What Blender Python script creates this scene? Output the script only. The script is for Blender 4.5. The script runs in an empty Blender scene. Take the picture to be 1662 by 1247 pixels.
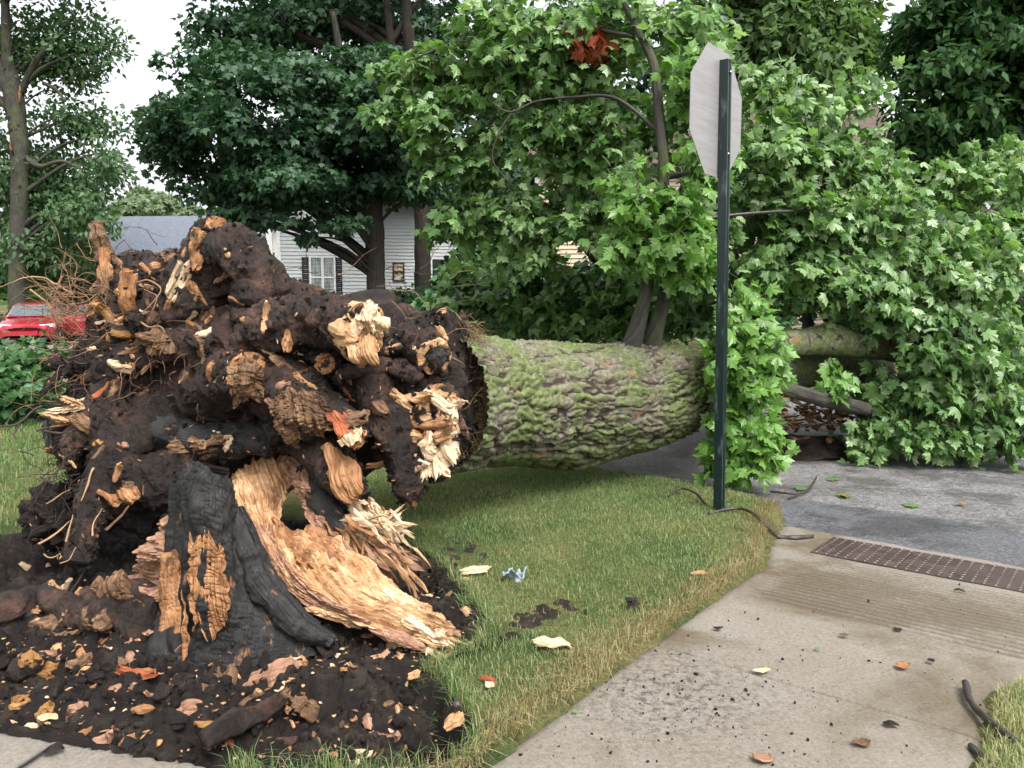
import bpy, math, random
import numpy as np
from mathutils import Vector

random.seed(5)
RNG = np.random.default_rng(11)
SC = bpy.context.scene
COL = SC.collection
PI = math.pi

# ------------------------------------------------------------------ camera, sky, sun, exposure
F_PX, EYE = 1304.0, 1.6
PITCH = math.atan((623.5 - 480) / F_PX)
cd = bpy.data.cameras.new('camera')
cd.sensor_width = 36
cd.lens = 36 * F_PX / 1662
cd.clip_start, cd.clip_end = 0.05, 600
cam = bpy.data.objects.new('camera', cd)
COL.objects.link(cam)
cam.location = (0, 0, EYE)
cam.rotation_euler = (PI / 2 - PITCH, 0, 0)
SC.camera = cam

SUN_EL, SUN_AZ = math.radians(56), math.radians(150)   # azimuth clockwise from +Y: behind the camera, to its right
world = bpy.data.worlds.new('World')
SC.world = world
world.use_nodes = True
wn = world.node_tree
wn.nodes.clear()
sky = wn.nodes.new('ShaderNodeTexSky')
sky.sky_type = 'NISHITA'
sky.sun_disc = False
sky.sun_elevation, sky.sun_rotation = SUN_EL, SUN_AZ
sky.air_density, sky.dust_density, sky.ozone_density = 1.0, 5.0, 1.0
hs = wn.nodes.new('ShaderNodeHueSaturation')
hs.inputs['Saturation'].default_value = 0.18
bg = wn.nodes.new('ShaderNodeBackground')
bg.inputs['Strength'].default_value = 0.15
wo = wn.nodes.new('ShaderNodeOutputWorld')
wn.links.new(sky.outputs[0], hs.inputs['Color'])
wn.links.new(hs.outputs[0], bg.inputs['Color'])
wn.links.new(bg.outputs[0], wo.inputs['Surface'])

sd = bpy.data.lights.new('sun', 'SUN')
sd.energy = 1.3
sd.angle = math.radians(22)
sd.color = (1.0, 0.95, 0.88)
sun = bpy.data.objects.new('sun', sd)
COL.objects.link(sun)
sdir = Vector((math.sin(SUN_AZ) * math.cos(SUN_EL), math.cos(SUN_AZ) * math.cos(SUN_EL), math.sin(SUN_EL)))
sun.rotation_euler = sdir.to_track_quat('Z', 'Y').to_euler()
sun.location = sdir * 50

SC.view_settings.view_transform = 'Standard'
SC.view_settings.look = 'None'
SC.view_settings.exposure = 1.4
SC.view_settings.gamma = 1
SC.view_settings.use_curve_mapping = False
SC.cycles.use_denoising = True
SC.cycles.max_bounces = 6
SC.cycles.transparent_max_bounces = 8

# ------------------------------------------------------------------ pixel of the photograph -> place in the world
CP, SP = math.cos(PITCH), math.sin(PITCH)
def ray(px, py):
    x, y = (px - 831) / F_PX, (623.5 - py) / F_PX
    return np.array([x, CP + y * SP, -SP + y * CP])
def P(px, py, Y):
    d = ray(px, py)
    return np.array([0, 0, EYE]) + d * (Y / d[1])
def G(px, py, z=0.0):
    d = ray(px, py)
    return np.array([0, 0, EYE]) + d * ((z - EYE) / d[2])
def M(n, Y):            # n photograph pixels at distance Y, in metres
    return n * Y / F_PX
# kerb frame: O is the near left corner of the tactile strip, s runs along the road, t across it
O2 = np.array([1.95, 5.10]); E1 = np.array([.794, -.608]); E2 = np.array([.608, .794])
def ST(s, t): return O2 + np.multiply.outer(np.asarray(s, float), E1) + np.multiply.outer(np.asarray(t, float), E2)
def toST(x, y):
    dx, dy = x - O2[0], y - O2[1]
    return dx * E1[0] + dy * E1[1], dx * E2[0] + dy * E2[1]

# ------------------------------------------------------------------ noise
_pr = np.random.default_rng(3)
_perm = np.tile(_pr.permutation(256), 3)
_g = _pr.normal(size=(256, 3)); _g /= np.linalg.norm(_g, axis=1)[:, None]; _g = _g.astype(np.float32)
def perlin(p):
    p = np.asarray(p, float)
    i = np.floor(p).astype(np.int64); f = (p - i).astype(np.float32)
    u = f * f * f * (f * (f * 6 - 15) + 10)
    i &= 255
    def g(a, b, c):
        h = _perm[_perm[_perm[(i[:, 0] + a) & 255] + ((i[:, 1] + b) & 255)] + ((i[:, 2] + c) & 255)]
        k = _g[h]; return (f[:, 0] - a) * k[:, 0] + (f[:, 1] - b) * k[:, 1] + (f[:, 2] - c) * k[:, 2]
    def L(a, b, t): return a + t * (b - a)
    x0 = L(L(g(0,0,0), g(1,0,0), u[:,0]), L(g(0,1,0), g(1,1,0), u[:,0]), u[:,1])
    x1 = L(L(g(0,0,1), g(1,0,1), u[:,0]), L(g(0,1,1), g(1,1,1), u[:,0]), u[:,1])
    return (L(x0, x1, u[:,2]) * 1.5).astype(float)
def fbm(p, o=4, gain=.5):
    a, s, r = 1., 1., 0
    for k in range(o):
        r = r + a * perlin(np.asarray(p) * s + 17.3 * k); a *= gain; s *= 2.03
    return r
def ridged(p, o=4):
    a, s, r = 1., 1., 0
    for k in range(o):
        r = r + a * (1 - 2 * np.abs(perlin(np.asarray(p) * s + 9.1 * k))); a *= .5; s *= 2.1
    return r
def worley(p):
    p = np.asarray(p, float); i = np.floor(p).astype(np.int64); n = len(p)
    f1, f2, cid = np.full(n, 9.), np.full(n, 9.), np.zeros(n)
    for a in (-1, 0, 1):
        for b in (-1, 0, 1):
            for c in (-1, 0, 1):
                j = (i + np.array([a, b, c])); h = _perm[_perm[_perm[j[:, 0] & 255] + (j[:, 1] & 255)] + (j[:, 2] & 255)]
                q = j + .5 + .42 * _g[h] - p; d = np.sqrt((q * q).sum(1))
                nw = d < f1; f2 = np.where(nw, f1, np.minimum(f2, d)); cid = np.where(nw, h / 255., cid); f1 = np.where(nw, d, f1)
    return f1, f2, cid
def sstep(a, b, x):
    t = np.clip((x - a) / (b - a), 0, 1); return t * t * (3 - 2 * t)

# ------------------------------------------------------------------ objects
ORG = {}
def mesh_data(name, V, Fs, mat, smooth=True, uv=None, attrs=None, midx=None):
    """V (n,3); Fs: one int array (m,3|4) or a list of such arrays"""
    me = bpy.data.meshes.new(name)
    if isinstance(Fs, np.ndarray): Fs = [Fs]
    Fs = [np.asarray(f, np.int64) for f in Fs if len(f)]
    V = np.asarray(V, np.float32)
    nl = sum(f.size for f in Fs); nf = sum(len(f) for f in Fs)
    me.vertices.add(len(V)); me.vertices.foreach_set('co', V.ravel())
    me.loops.add(nl); me.polygons.add(nf)
    li = np.concatenate([f.ravel() for f in Fs]).astype(np.int32)
    tot = np.concatenate([np.full(len(f), f.shape[1]) for f in Fs])
    me.loops.foreach_set('vertex_index', li)
    me.polygons.foreach_set('loop_start', (np.cumsum(tot) - tot).astype(np.int32))
    me.polygons.foreach_set('use_smooth', np.full(nf, smooth))
    if uv is not None:
        me.uv_layers.new(name='UVMap').data.foreach_set('uv', np.asarray(uv, np.float32)[li].ravel())
    for k, a in (attrs or {}).items():
        me.attributes.new(k, 'FLOAT', 'POINT').data.foreach_set('value', np.asarray(a, np.float32))
    mats = mat if isinstance(mat, (list, tuple)) else [mat]
    for m in mats: me.materials.append(m)
    if midx is not None: me.polygons.foreach_set('material_index', np.asarray(midx, np.int32))
    me.update(calc_edges=True); me.validate()
    return me
def link(name, me, parent=None, loc=None):
    o = bpy.data.objects.new(name, me); COL.objects.link(o)
    if parent is not None: o.parent = parent
    if loc is not None: o.location = loc
    return o
def org_of(o): return ORG.get(o.name, np.zeros(3))
def build(name, V, Fs, mat, parent=None, base=None, **kw):
    """world-space vertices -> an object whose origin is its parent's (a part) or base (a thing of one mesh)"""
    V = np.asarray(V, float)
    if parent is not None:
        o = link(name, mesh_data(name, V - org_of(parent), Fs, mat, **kw), parent)
        ORG[o.name] = org_of(parent)
    else:
        b = np.zeros(3) if base is None else np.asarray(base, float)
        o = link(name, mesh_data(name, V - b, Fs, mat, **kw), None, b)
        ORG[o.name] = b
    return o
def tag(o, label=None, cat=None, group=None, kind=None):
    if label: o['label'] = label
    if cat: o['category'] = cat
    if group: o['group'] = group
    if kind: o['kind'] = kind
    return o
def thing(name, label, cat, loc, group=None):
    o = link(name, None, None, loc)
    o.empty_display_size = .2
    ORG[o.name] = np.asarray(loc, float)
    return tag(o, label, cat, group)
class Bag:                      # gathers pieces into one mesh
    def __init__(s): s.V, s.F, s.U, s.A, s.n = [], [], [], {}, 0
    def add(s, V, Fs, uv=None, **at):
        V = np.asarray(V, float)
        for f in (Fs if isinstance(Fs, list) else [Fs]):
            if len(f): s.F.append(np.asarray(f) + s.n)
        s.V.append(V); s.U.append(np.zeros((len(V), 2)) if uv is None else uv)
        for k, v in at.items(): s.A.setdefault(k, []).append(np.broadcast_to(np.asarray(v, float), (len(V),)))
        s.n += len(V)
    def out(s, name, mat, parent=None, base=None, smooth=True):
        q = [f for f in s.F if f.shape[1] == 4]; t = [f for f in s.F if f.shape[1] == 3]
        Fs = ([np.concatenate(q)] if q else []) + ([np.concatenate(t)] if t else [])
        return build(name, np.concatenate(s.V), Fs, mat, parent, base, smooth=smooth, uv=np.concatenate(s.U),
                     attrs={k: np.concatenate(v) for k, v in s.A.items()})
BOXF = np.array([[0,3,2,1],[4,5,6,7],[0,1,5,4],[1,2,6,5],[2,3,7,6],[3,0,4,7]])
def box(c, sx, sy, sz, ax=None):
    """corners of a box; ax = (x axis, y axis) in the ground plane"""
    v = np.array([[-1,-1,-1],[1,-1,-1],[1,1,-1],[-1,1,-1],[-1,-1,1],[1,-1,1],[1,1,1],[-1,1,1]]) * np.array([sx, sy, sz]) / 2
    if ax is not None:
        A = np.array([[ax[0][0], ax[0][1], 0], [ax[1][0], ax[1][1], 0], [0, 0, 1]])
        v = v @ A
    return v + np.asarray(c, float), BOXF
def cr(P4, t):                  # Catmull-Rom through all points, t in 0..len-1
    P4 = np.asarray(P4, float); n = len(P4)
    Q = np.vstack([2 * P4[0] - P4[1], P4, 2 * P4[-1] - P4[-2]])
    i = np.clip(np.floor(t).astype(int), 0, n - 2); f = (t - i)[:, None]
    a, b, c, d = Q[i], Q[i+1], Q[i+2], Q[i+3]
    return .5 * (2*b + (c-a)*f + (2*a-5*b+4*c-d)*f**2 + (3*b-a-3*c+d)*f**3)
def grid_faces(n, m, wrap=False):
    i = np.arange(n - 1)[:, None]; j = np.arange(m if wrap else m - 1)[None]
    a = i * m + j; b = i * m + (j + 1) % m
    return np.stack([a, b, b + m, a + m], -1).reshape(-1, 4)
def frames(C):
    T = np.gradient(C, axis=0); T /= np.linalg.norm(T, axis=1)[:, None] + 1e-9
    a = np.array([0, 0, 1.]) if abs(T[0][2]) < .9 else np.array([1., 0, 0])
    n = a - T[0] * (a @ T[0]); n /= np.linalg.norm(n)
    N = np.zeros_like(C)
    for k in range(len(C)):
        n = n - T[k] * (n @ T[k]); n /= np.linalg.norm(n) + 1e-9; N[k] = n
    return T, N, np.cross(T, N)
def tube(pts, rad, nl=40, nc=20, amp=.15, freq=6., amp2=.03, freq2=30., cap=True, seed=0, jag=0., ell=1.):
    """swept, tapered, knobbly limb. returns V, F, uv, end info"""
    pts = np.asarray(pts, float)
    t = np.linspace(0, len(pts) - 1, nl)
    C = cr(pts, t); R = np.maximum(cr(np.asarray(rad, float)[:, None], t)[:, 0], 1e-4)
    T, N, B = frames(C)
    th = np.linspace(0, 2 * PI, nc, endpoint=False)
    D = N[:, None] * np.cos(th)[None, :, None] + ell * B[:, None] * np.sin(th)[None, :, None]
    V = C[:, None] + D * R[:, None, None]
    q = V.reshape(-1, 3) + seed * 3.71
    d = 0
    if amp: d = d + amp * fbm(q * freq, 3)
    if amp2: d = d + amp2 * ridged(q * freq2, 2) + amp2 * .7 * fbm(q * freq2 * 2.7, 2)
    V = V + D * (R[:, None] * np.reshape(d, (nl, nc)) if (amp or amp2) else 0)[..., None] if (amp or amp2) else V
    if jag:
        j = jag * perlin(np.stack([np.cos(th) * 2.2, np.sin(th) * 2.2, np.full(nc, seed * 1.3)], 1) * 2.3) + jag * .6 * RNG.normal(size=nc) * .6
        w = sstep(.75, 1., np.linspace(0, 1, nl))
        V = V + (w[:, None] * j[None])[..., None] * T[-1]
    L = np.concatenate([[0], np.cumsum(np.linalg.norm(np.diff(C, axis=0), axis=1))])
    uv = np.stack([np.broadcast_to(th[None] * R[:, None], (nl, nc)), np.broadcast_to(L[:, None], (nl, nc))], -1).reshape(-1, 2)
    V = V.reshape(-1, 3); F = [grid_faces(nl, nc, True)]
    if cap:
        n0 = len(V)
        V = np.vstack([V, V[:nc].mean(0), V[-nc:].mean(0)])
        uv = np.vstack([uv, [0, 0], [0, L[-1]]])
        k = np.arange(nc)
        F.append(np.stack([np.full(nc, n0), (k + 1) % nc, k], 1))
        F.append(np.stack([np.full(nc, n0 + 1), n0 - nc + k, n0 - nc + (k + 1) % nc], 1))
    return V, F, uv
def torn_end(pts, rad, k=1.0, depth=.03, nr=10, nc=36, seed=0, hollow=0., ell=1.):
    """a jagged broken face over the end of a limb: rings of splinters from the rim to the middle"""
    pts = np.asarray(pts, float); t = np.linspace(0, len(pts) - 1, 40)
    C = cr(pts, t); T, N, B = frames(C); r = rad[-1] * k
    th = np.linspace(0, 2 * PI, nc, endpoint=False)
    rr = np.linspace(1, 0.02, nr)
    p = (N[-1] * np.cos(th)[:, None] + ell * B[-1] * np.sin(th)[:, None])
    rim = 1 + .16 * fbm(np.stack([np.cos(th) * 1.7, np.sin(th) * 1.7, th * 0 + seed], 1), 3)
    V = C[-1] + (rr[:, None, None] * (r * rim)[None, :, None]) * p[None]
    q = V.reshape(-1, 3) + seed
    hgt = depth * (fbm(q * (1.1 / r), 4) + .45 * np.abs(fbm(q * (4.0 / r), 2)))
    hgt = hgt.reshape(nr, nc) + depth * .7 * (1 - rr[:, None] ** 2) - hollow * r * sstep(.75, .2, rr)[:, None]
    V = V + T[-1] * hgt[..., None]
    back = C[-1] - T[-1] * (r * .45) + (r * rim * .93)[:, None] * p
    V = np.vstack([back, V.reshape(-1, 3)])
    uv = np.vstack([np.stack([th * r, th * 0 - r * .4], 1), np.stack([np.broadcast_to(th * r, (nr, nc)), np.broadcast_to(rr[:, None] * r, (nr, nc))], -1).reshape(-1, 2)])
    n0 = len(V); V = np.vstack([V, V[-nc:].mean(0)]); uv = np.vstack([uv, [0, 0]])
    kk = np.arange(nc)
    return V, [grid_faces(nr + 1, nc, True), np.stack([np.full(nc, n0), n0 - nc + kk, n0 - nc + (kk + 1) % nc], 1)], uv
def sheet(rows, nu=40, nv=60, thick=.04, fib=.008, fu=60., fv=6., lump=.02, lf=5., jagu=.01, jagv=.0, crack=0., seed=0, face=None, jf=26.):
    """a slab through rows of points (rows follow the grain), torn at its edges, with a back and sides"""
    R = np.asarray(rows, float); a, b = R.shape[:2]
    tv = np.linspace(0, a - 1, nv); tu = np.linspace(0, b - 1, nu)
    X = np.stack([cr(R[:, j], tv) for j in range(b)], 1)
    X = np.stack([cr(X[i], tu) for i in range(nv)], 0)
    gu = np.gradient(X, axis=1); gv = np.gradient(X, axis=0)
    lu = np.cumsum(np.linalg.norm(gu, axis=2), 1); lv = np.cumsum(np.linalg.norm(gv, axis=2), 0)
    Nn = np.cross(gu, gv); Nn /= np.linalg.norm(Nn, axis=2)[..., None] + 1e-9
    fc = np.array([0, 0, EYE]) if face is None else np.asarray(face)
    if ((fc - X) * Nn).sum() < 0: Nn = -Nn
    uvn = np.stack([lu, lv], -1)
    q = np.stack([lu.ravel() * fu / 10 * 2, lv.ravel() * fv / 10 * 2, np.full(lu.size, seed * 2.3)], 1)
    lay = fbm(q * np.array([.9, 1.3, 1]), 3) * 3.2
    lay = np.floor(lay) + sstep(.55, 1., lay - np.floor(lay))
    d = fib * .8 * fbm(q * 5, 3) + fib * .5 * ridged(q * 1.7, 2) + lump * fbm(X.reshape(-1, 3) * lf + seed, 3) + (fib * .9 + lump * .22) * lay
    if crack:
        c = np.abs(perlin(np.stack([lu.ravel() * 9, lv.ravel() * 34, np.full(lu.size, seed + 5.)], 1)))
        d = d - crack * sstep(.22, .0, c)
    un, vn = np.linspace(0, 1, nu)[None], np.linspace(0, 1, nv)[:, None]
    ju = jagu * fbm(np.stack([lv.ravel() * 14, (un + 0 * vn).ravel().round() * 7, np.full(lu.size, seed + .5)], 1), 3).reshape(nv, nu)
    eu = gu / (np.linalg.norm(gu, axis=2)[..., None] + 1e-9); ev = gv / (np.linalg.norm(gv, axis=2)[..., None] + 1e-9)
    X = X + eu * (ju * np.abs(2 * un - 1) ** 3)[..., None]
    if jagv:
        jv = jagv * fbm(np.stack([lu.ravel() * jf, (vn + 0 * un).ravel().round() * 7, np.full(lu.size, seed + .9)], 1), 3).reshape(nv, nu) * 1.6
        X = X + ev * (jv * np.abs(2 * vn - 1) ** 5)[..., None]
    taper = (np.minimum(1, 6 * np.minimum(un, 1 - un)) * .7 + .3) * np.ones_like(vn)
    Ft = X + Nn * d.reshape(nv, nu)[..., None]
    Bk = X - Nn * (thick * taper)[..., None] + Nn * (.3 * d.reshape(nv, nu))[..., None]
    V = np.vstack([Ft.reshape(-1, 3), Bk.reshape(-1, 3)]); n = nu * nv
    g = grid_faces(nv, nu)
    per = np.concatenate([np.arange(nu), np.arange(2*nu-1, n, nu), np.arange(n - 2, n - nu - 1, -1), np.arange(n - 2*nu, 0, -nu)])
    pn = np.roll(per, -1)
    F = np.vstack([g, g[:, ::-1] + n, np.stack([pn, per, per + n, pn + n], 1)])
    uv = np.vstack([uvn.reshape(-1, 2)] * 2)
    return V, F, uv
def splinter(c, d, L, w, t, n=12, rings=9, seed=0, jag=.35, bend=0., up=None, rough=.3):
    """a broken piece of wood along d: fibrous round the girth, ragged at both ends"""
    r = np.random.default_rng(int(abs(seed) * 131) % 100003 + 7)
    d = np.asarray(d, float); d = d / np.linalg.norm(d)
    u = np.array([0, 0, 1.]) if up is None else np.asarray(up, float)
    if abs(d @ u) > .95: u = np.array([1., .3, 0])
    s = np.cross(d, u); s /= np.linalg.norm(s); u = np.cross(s, d)
    th = np.linspace(0, 2 * PI, n, endpoint=False)
    e = np.abs(np.cos(th)) ** .6 * np.sign(np.cos(th)), np.abs(np.sin(th)) ** .6 * np.sign(np.sin(th))
    prof = 1 + rough * r.normal(size=n) * .6
    j0, j1 = r.random(n) * jag * L, r.random(n) * jag * L
    f = np.linspace(0, 1, rings)
    al = (-L / 2 + j0)[None] * (1 - f)[:, None] + (L / 2 - j1)[None] * f[:, None]
    wid = (1 - .55 * np.abs(2 * f - 1) ** 3)[:, None] * prof[None] * (1 + .18 * r.normal(size=(rings, n)))
    off = bend * L * ((2 * f - 1) ** 2)
    V = np.asarray(c, float) + al[..., None] * d + (wid * e[0][None] * w / 2)[..., None] * s + ((wid * e[1][None] * t / 2) + off[:, None])[..., None] * u
    uv = np.stack([np.broadcast_to(th * w / 3, al.shape), al], -1).reshape(-1, 2)
    V = V.reshape(-1, 3); n0 = len(V)
    V = np.vstack([V, V[:n].mean(0), V[-n:].mean(0)]); uv = np.vstack([uv, [0, -L/2], [0, L/2]])
    k = np.arange(n)
    return V, [grid_faces(rings, n, True), np.stack([np.full(n, n0), (k+1) % n, k], 1), np.stack([np.full(n, n0+1), n0-n+k, n0-n+(k+1) % n], 1)], uv
_ico = {}
def ico(sub):
    if sub not in _ico:
        import bmesh
        bm = bmesh.new(); bmesh.ops.create_icosphere(bm, subdivisions=sub, radius=1)
        bm.verts.ensure_lookup_table()
        _ico[sub] = (np.array([v.co[:] for v in bm.verts]), np.array([[v.index for v in f.verts] for f in bm.faces])); bm.free()
    return _ico[sub]
def blob(c, r, sub=4, amp=.25, freq=2.5, o=5, seed=0, rid=0.):
    v, f = ico(sub)
    d = 1 + amp * fbm(v * freq + seed * 5.3, o)
    if rid: d = d + rid * ridged(v * freq * 2.2 + seed, 3)
    V = np.asarray(c, float) + v * d[:, None] * np.asarray(r, float)
    return V, f, np.stack([v[:, 0] * r[0], v[:, 2] * r[2]], 1)
def slab_piece(c, d, L, w, t, seed, jag=.12, n=(0, -.55, .83), nu=12, nv=20):
    r = np.random.default_rng(int(seed) * 17 + 3); d = np.asarray(d, float); d = d / np.linalg.norm(d); n = np.asarray(n, float)
    s_ = np.cross(n, d); s_ /= np.linalg.norm(s_); n2 = np.cross(d, s_); rows = []
    sk = r.normal() * .25; e0, e1_ = r.uniform(.45, 1, 2), r.uniform(.45, 1, 2); bow = r.normal() * .12
    for v in np.linspace(0, 1, 5):
        wl = np.interp(v, [0, .3, .7, 1], [e0[0], 1, 1, e0[1]]); wr = np.interp(v, [0, .3, .7, 1], [e1_[0], 1, 1, e1_[1]])
        m = c + d*L*(v-.5) + s_*w*sk*(v-.5) + n2*(bow*L*(2*v-1)**2 + .08*w*r.normal())
        rows.append([m - s_*w*.5*wl - n2*w*.22, m - s_*w*.16*wl + n2*w*r.uniform(-.05, .12), m + s_*w*.16*wr + n2*w*r.uniform(-.05, .12), m + s_*w*.5*wr - n2*w*.22])
    return sheet(np.array(rows), nu, nv, t, .05*w, 150, 12, .10*w, 14, .12*w, jag*L, seed=seed, face=np.asarray(c) + n2*3, jf=60.)
def inpoly(x, y, poly):
    poly = np.asarray(poly); c = np.zeros(x.shape, bool); j = len(poly) - 1
    for i in range(len(poly)):
        xi, yi, xj, yj = *poly[i], *poly[j]
        c ^= ((yi > y) != (yj > y)) & (x < (xj - xi) * (y - yi) / (yj - yi + 1e-12) + xi); j = i
    return c
def polydist(x, y, poly):
    poly = np.asarray(poly); d = np.full(x.shape, 1e9)
    for i in range(len(poly)):
        a, b = poly[i], poly[(i + 1) % len(poly)]
        ab = b - a; t = np.clip(((x - a[0]) * ab[0] + (y - a[1]) * ab[1]) / (ab @ ab + 1e-12), 0, 1)
        d = np.minimum(d, np.hypot(x - a[0] - t * ab[0], y - a[1] - t * ab[1]))
    return d

# ------------------------------------------------------------------ materials
class NT:
    def __init__(s, name):
        s.m = bpy.data.materials.new(name); s.m.use_nodes = True
        s.t = s.m.node_tree; s.b = s.t.nodes['Principled BSDF']; s.out = s.t.nodes['Material Output']
    def n(s, ty, **kw):
        x = s.t.nodes.new('ShaderNode' + ty)
        for k, v in kw.items(): setattr(x, k, v)
        return x
    def l(s, a, b): s.t.links.new(a, b)
    def put(s, sock, v):
        if isinstance(v, bpy.types.NodeSocket): s.l(v, sock)
        elif isinstance(v, tuple) and len(v) == 3 and sock.type == 'RGBA': sock.default_value = (*v, 1)
        else: sock.default_value = v
    def obj(s): return s.n('TexCoord').outputs['Object']
    def uv(s): return s.n('TexCoord').outputs['UV']
    def attr(s, name): return s.n('Attribute', attribute_name=name).outputs['Fac']
    def map(s, vec, sc):
        x = s.n('Mapping'); s.l(vec, x.inputs[0]); x.inputs['Scale'].default_value = sc; return x.outputs[0]
    def noise(s, vec, sc, det=4, rough=.6, dist=0.):
        x = s.n('TexNoise'); s.l(vec, x.inputs['Vector'])
        x.inputs['Scale'].default_value = sc; x.inputs['Detail'].default_value = det
        x.inputs['Roughness'].default_value = rough; x.inputs['Distortion'].default_value = dist
        return x.outputs['Fac']
    def voro(s, vec, sc, feat='F1', out='Distance'):
        x = s.n('TexVoronoi', feature=feat); s.l(vec, x.inputs['Vector']); x.inputs['Scale'].default_value = sc
        return x.outputs[out]
    def ramp(s, fac, stops):
        x = s.n('ValToRGB'); e = x.color_ramp.elements
        while len(e) < len(stops): e.new(.5)
        for k, (p, c) in enumerate(stops):
            e[k].position = p; e[k].color = (*c, 1) if isinstance(c, tuple) else (c, c, c, 1)
        s.l(fac, x.inputs[0]); return x.outputs[0]
    def mix(s, f, a, b, bl='MIX'):
        x = s.n('Mix', data_type='RGBA', blend_type=bl)
        s.put(x.inputs[0], f); s.put(x.inputs[6], a); s.put(x.inputs[7], b); return x.outputs[2]
    def math(s, op, a, b=0.):
        x = s.n('Math', operation=op); s.put(x.inputs[0], a); s.put(x.inputs[1], b); return x.outputs[0]
    def rng(s, v, a, b, c=0., d=1.):
        x = s.n('MapRange'); s.l(v, x.inputs[0])
        for k, q in zip((1, 2, 3, 4), (a, b, c, d)): x.inputs[k].default_value = q
        return x.outputs[0]
    def bump(s, h, st=.5, di=.01, prev=None):
        x = s.n('Bump'); s.l(h, x.inputs['Height']); x.inputs['Strength'].default_value = st; x.inputs['Distance'].default_value = di
        if prev is not None: s.l(prev, x.inputs['Normal'])
        s.l(x.outputs[0], s.b.inputs['Normal']); return x.outputs[0]
    def fin(s, col=None, rough=None, spec=None, metal=None):
        for k, v in (('Base Color', col), ('Roughness', rough), ('Specular IOR Level', spec), ('Metallic', metal)):
            if v is not None: s.put(s.b.inputs[k], v)
        return s.m
def m_plain(name, col, rough=.6, metal=0., spec=.5, var=.15, sc=8.):
    s = NT(name); f = s.noise(s.obj(), sc, 4)
    c = s.mix(s.rng(f, .3, .7), tuple(x * (1 - var) for x in col), tuple(min(1, x * (1 + var)) for x in col))
    return s.fin(c, rough, spec, metal)
def m_wood(name, stops, rot=None, rotlo=.55, rothi=.7, rs=5., fine=1.):
    s = NT(name); uv = s.uv()
    f1 = s.noise(s.map(uv, (120 * fine, 7, 1)), 1, 5, .65, .4)
    f2 = s.noise(s.obj(), 7, 4)
    f = s.math('ADD', s.math('MULTIPLY', f1, .6), s.math('MULTIPLY', f2, .4))
    c = s.ramp(s.rng(f, .32, .68), stops)
    if rot:
        g = s.noise(s.obj(), rs, 6, .7)
        c = s.mix(s.rng(g, rotlo, rothi), c, rot)
    h = s.noise(s.map(uv, (160 * fine, 8, 1)), 1, 4, .7)
    b = s.bump(h, .9, .006); s.bump(s.noise(s.obj(), 60, 5, .7), .7, .008, b)
    return s.fin(c, .75, .25)
def m_soil(name, a, b, c3=None, sc=6., spec=.25):
    s = NT(name); o = s.obj()
    f = s.noise(o, sc, 8, .7)
    c = s.ramp(s.rng(f, .3, .7), [(0, a), (.6, b), (1, c3 or b)])
    sp = s.voro(o, 55)
    c = s.mix(s.math('MULTIPLY', s.rng(sp, .10, .04), s.rng(s.noise(o, 9, 2), .58, .66)), c, (.30, .22, .15))
    p = s.bump(s.noise(o, 38, 8, .8), 1., .035); s.bump(s.noise(o, 140, 4, .7), .8, .006, p)
    return s.fin(c, s.rng(s.noise(o, 11, 3), .35, .7, .55, .95), spec)
def m_leaf(name, stops, trans=.35, rough=.36, tcol=None, spec=.4, rnd=False):
    s = NT(name)
    t = s.attr('tint')
    if rnd: t = s.math('FRACT', s.math('ADD', t, s.n('ObjectInfo').outputs['Random']))
    c = s.ramp(t, stops)
    c = s.mix(s.rng(s.noise(s.obj(), 1.3, 3), .35, .65, 0, .5), c, s.mix(1., c, (.55, .68, .6), 'MULTIPLY'))
    s.fin(c, rough, spec)
    tr = s.n('BsdfTranslucent'); s.l(s.mix(1., c, tcol or (1.35, 1.5, .75), 'MULTIPLY'), tr.inputs[0])
    mx = s.n('MixShader'); mx.inputs[0].default_value = trans
    s.l(s.b.outputs[0], mx.inputs[1]); s.l(tr.outputs[0], mx.inputs[2]); s.l(mx.outputs[0], s.out.inputs[0])
    return s.m
MAT = {}
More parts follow.
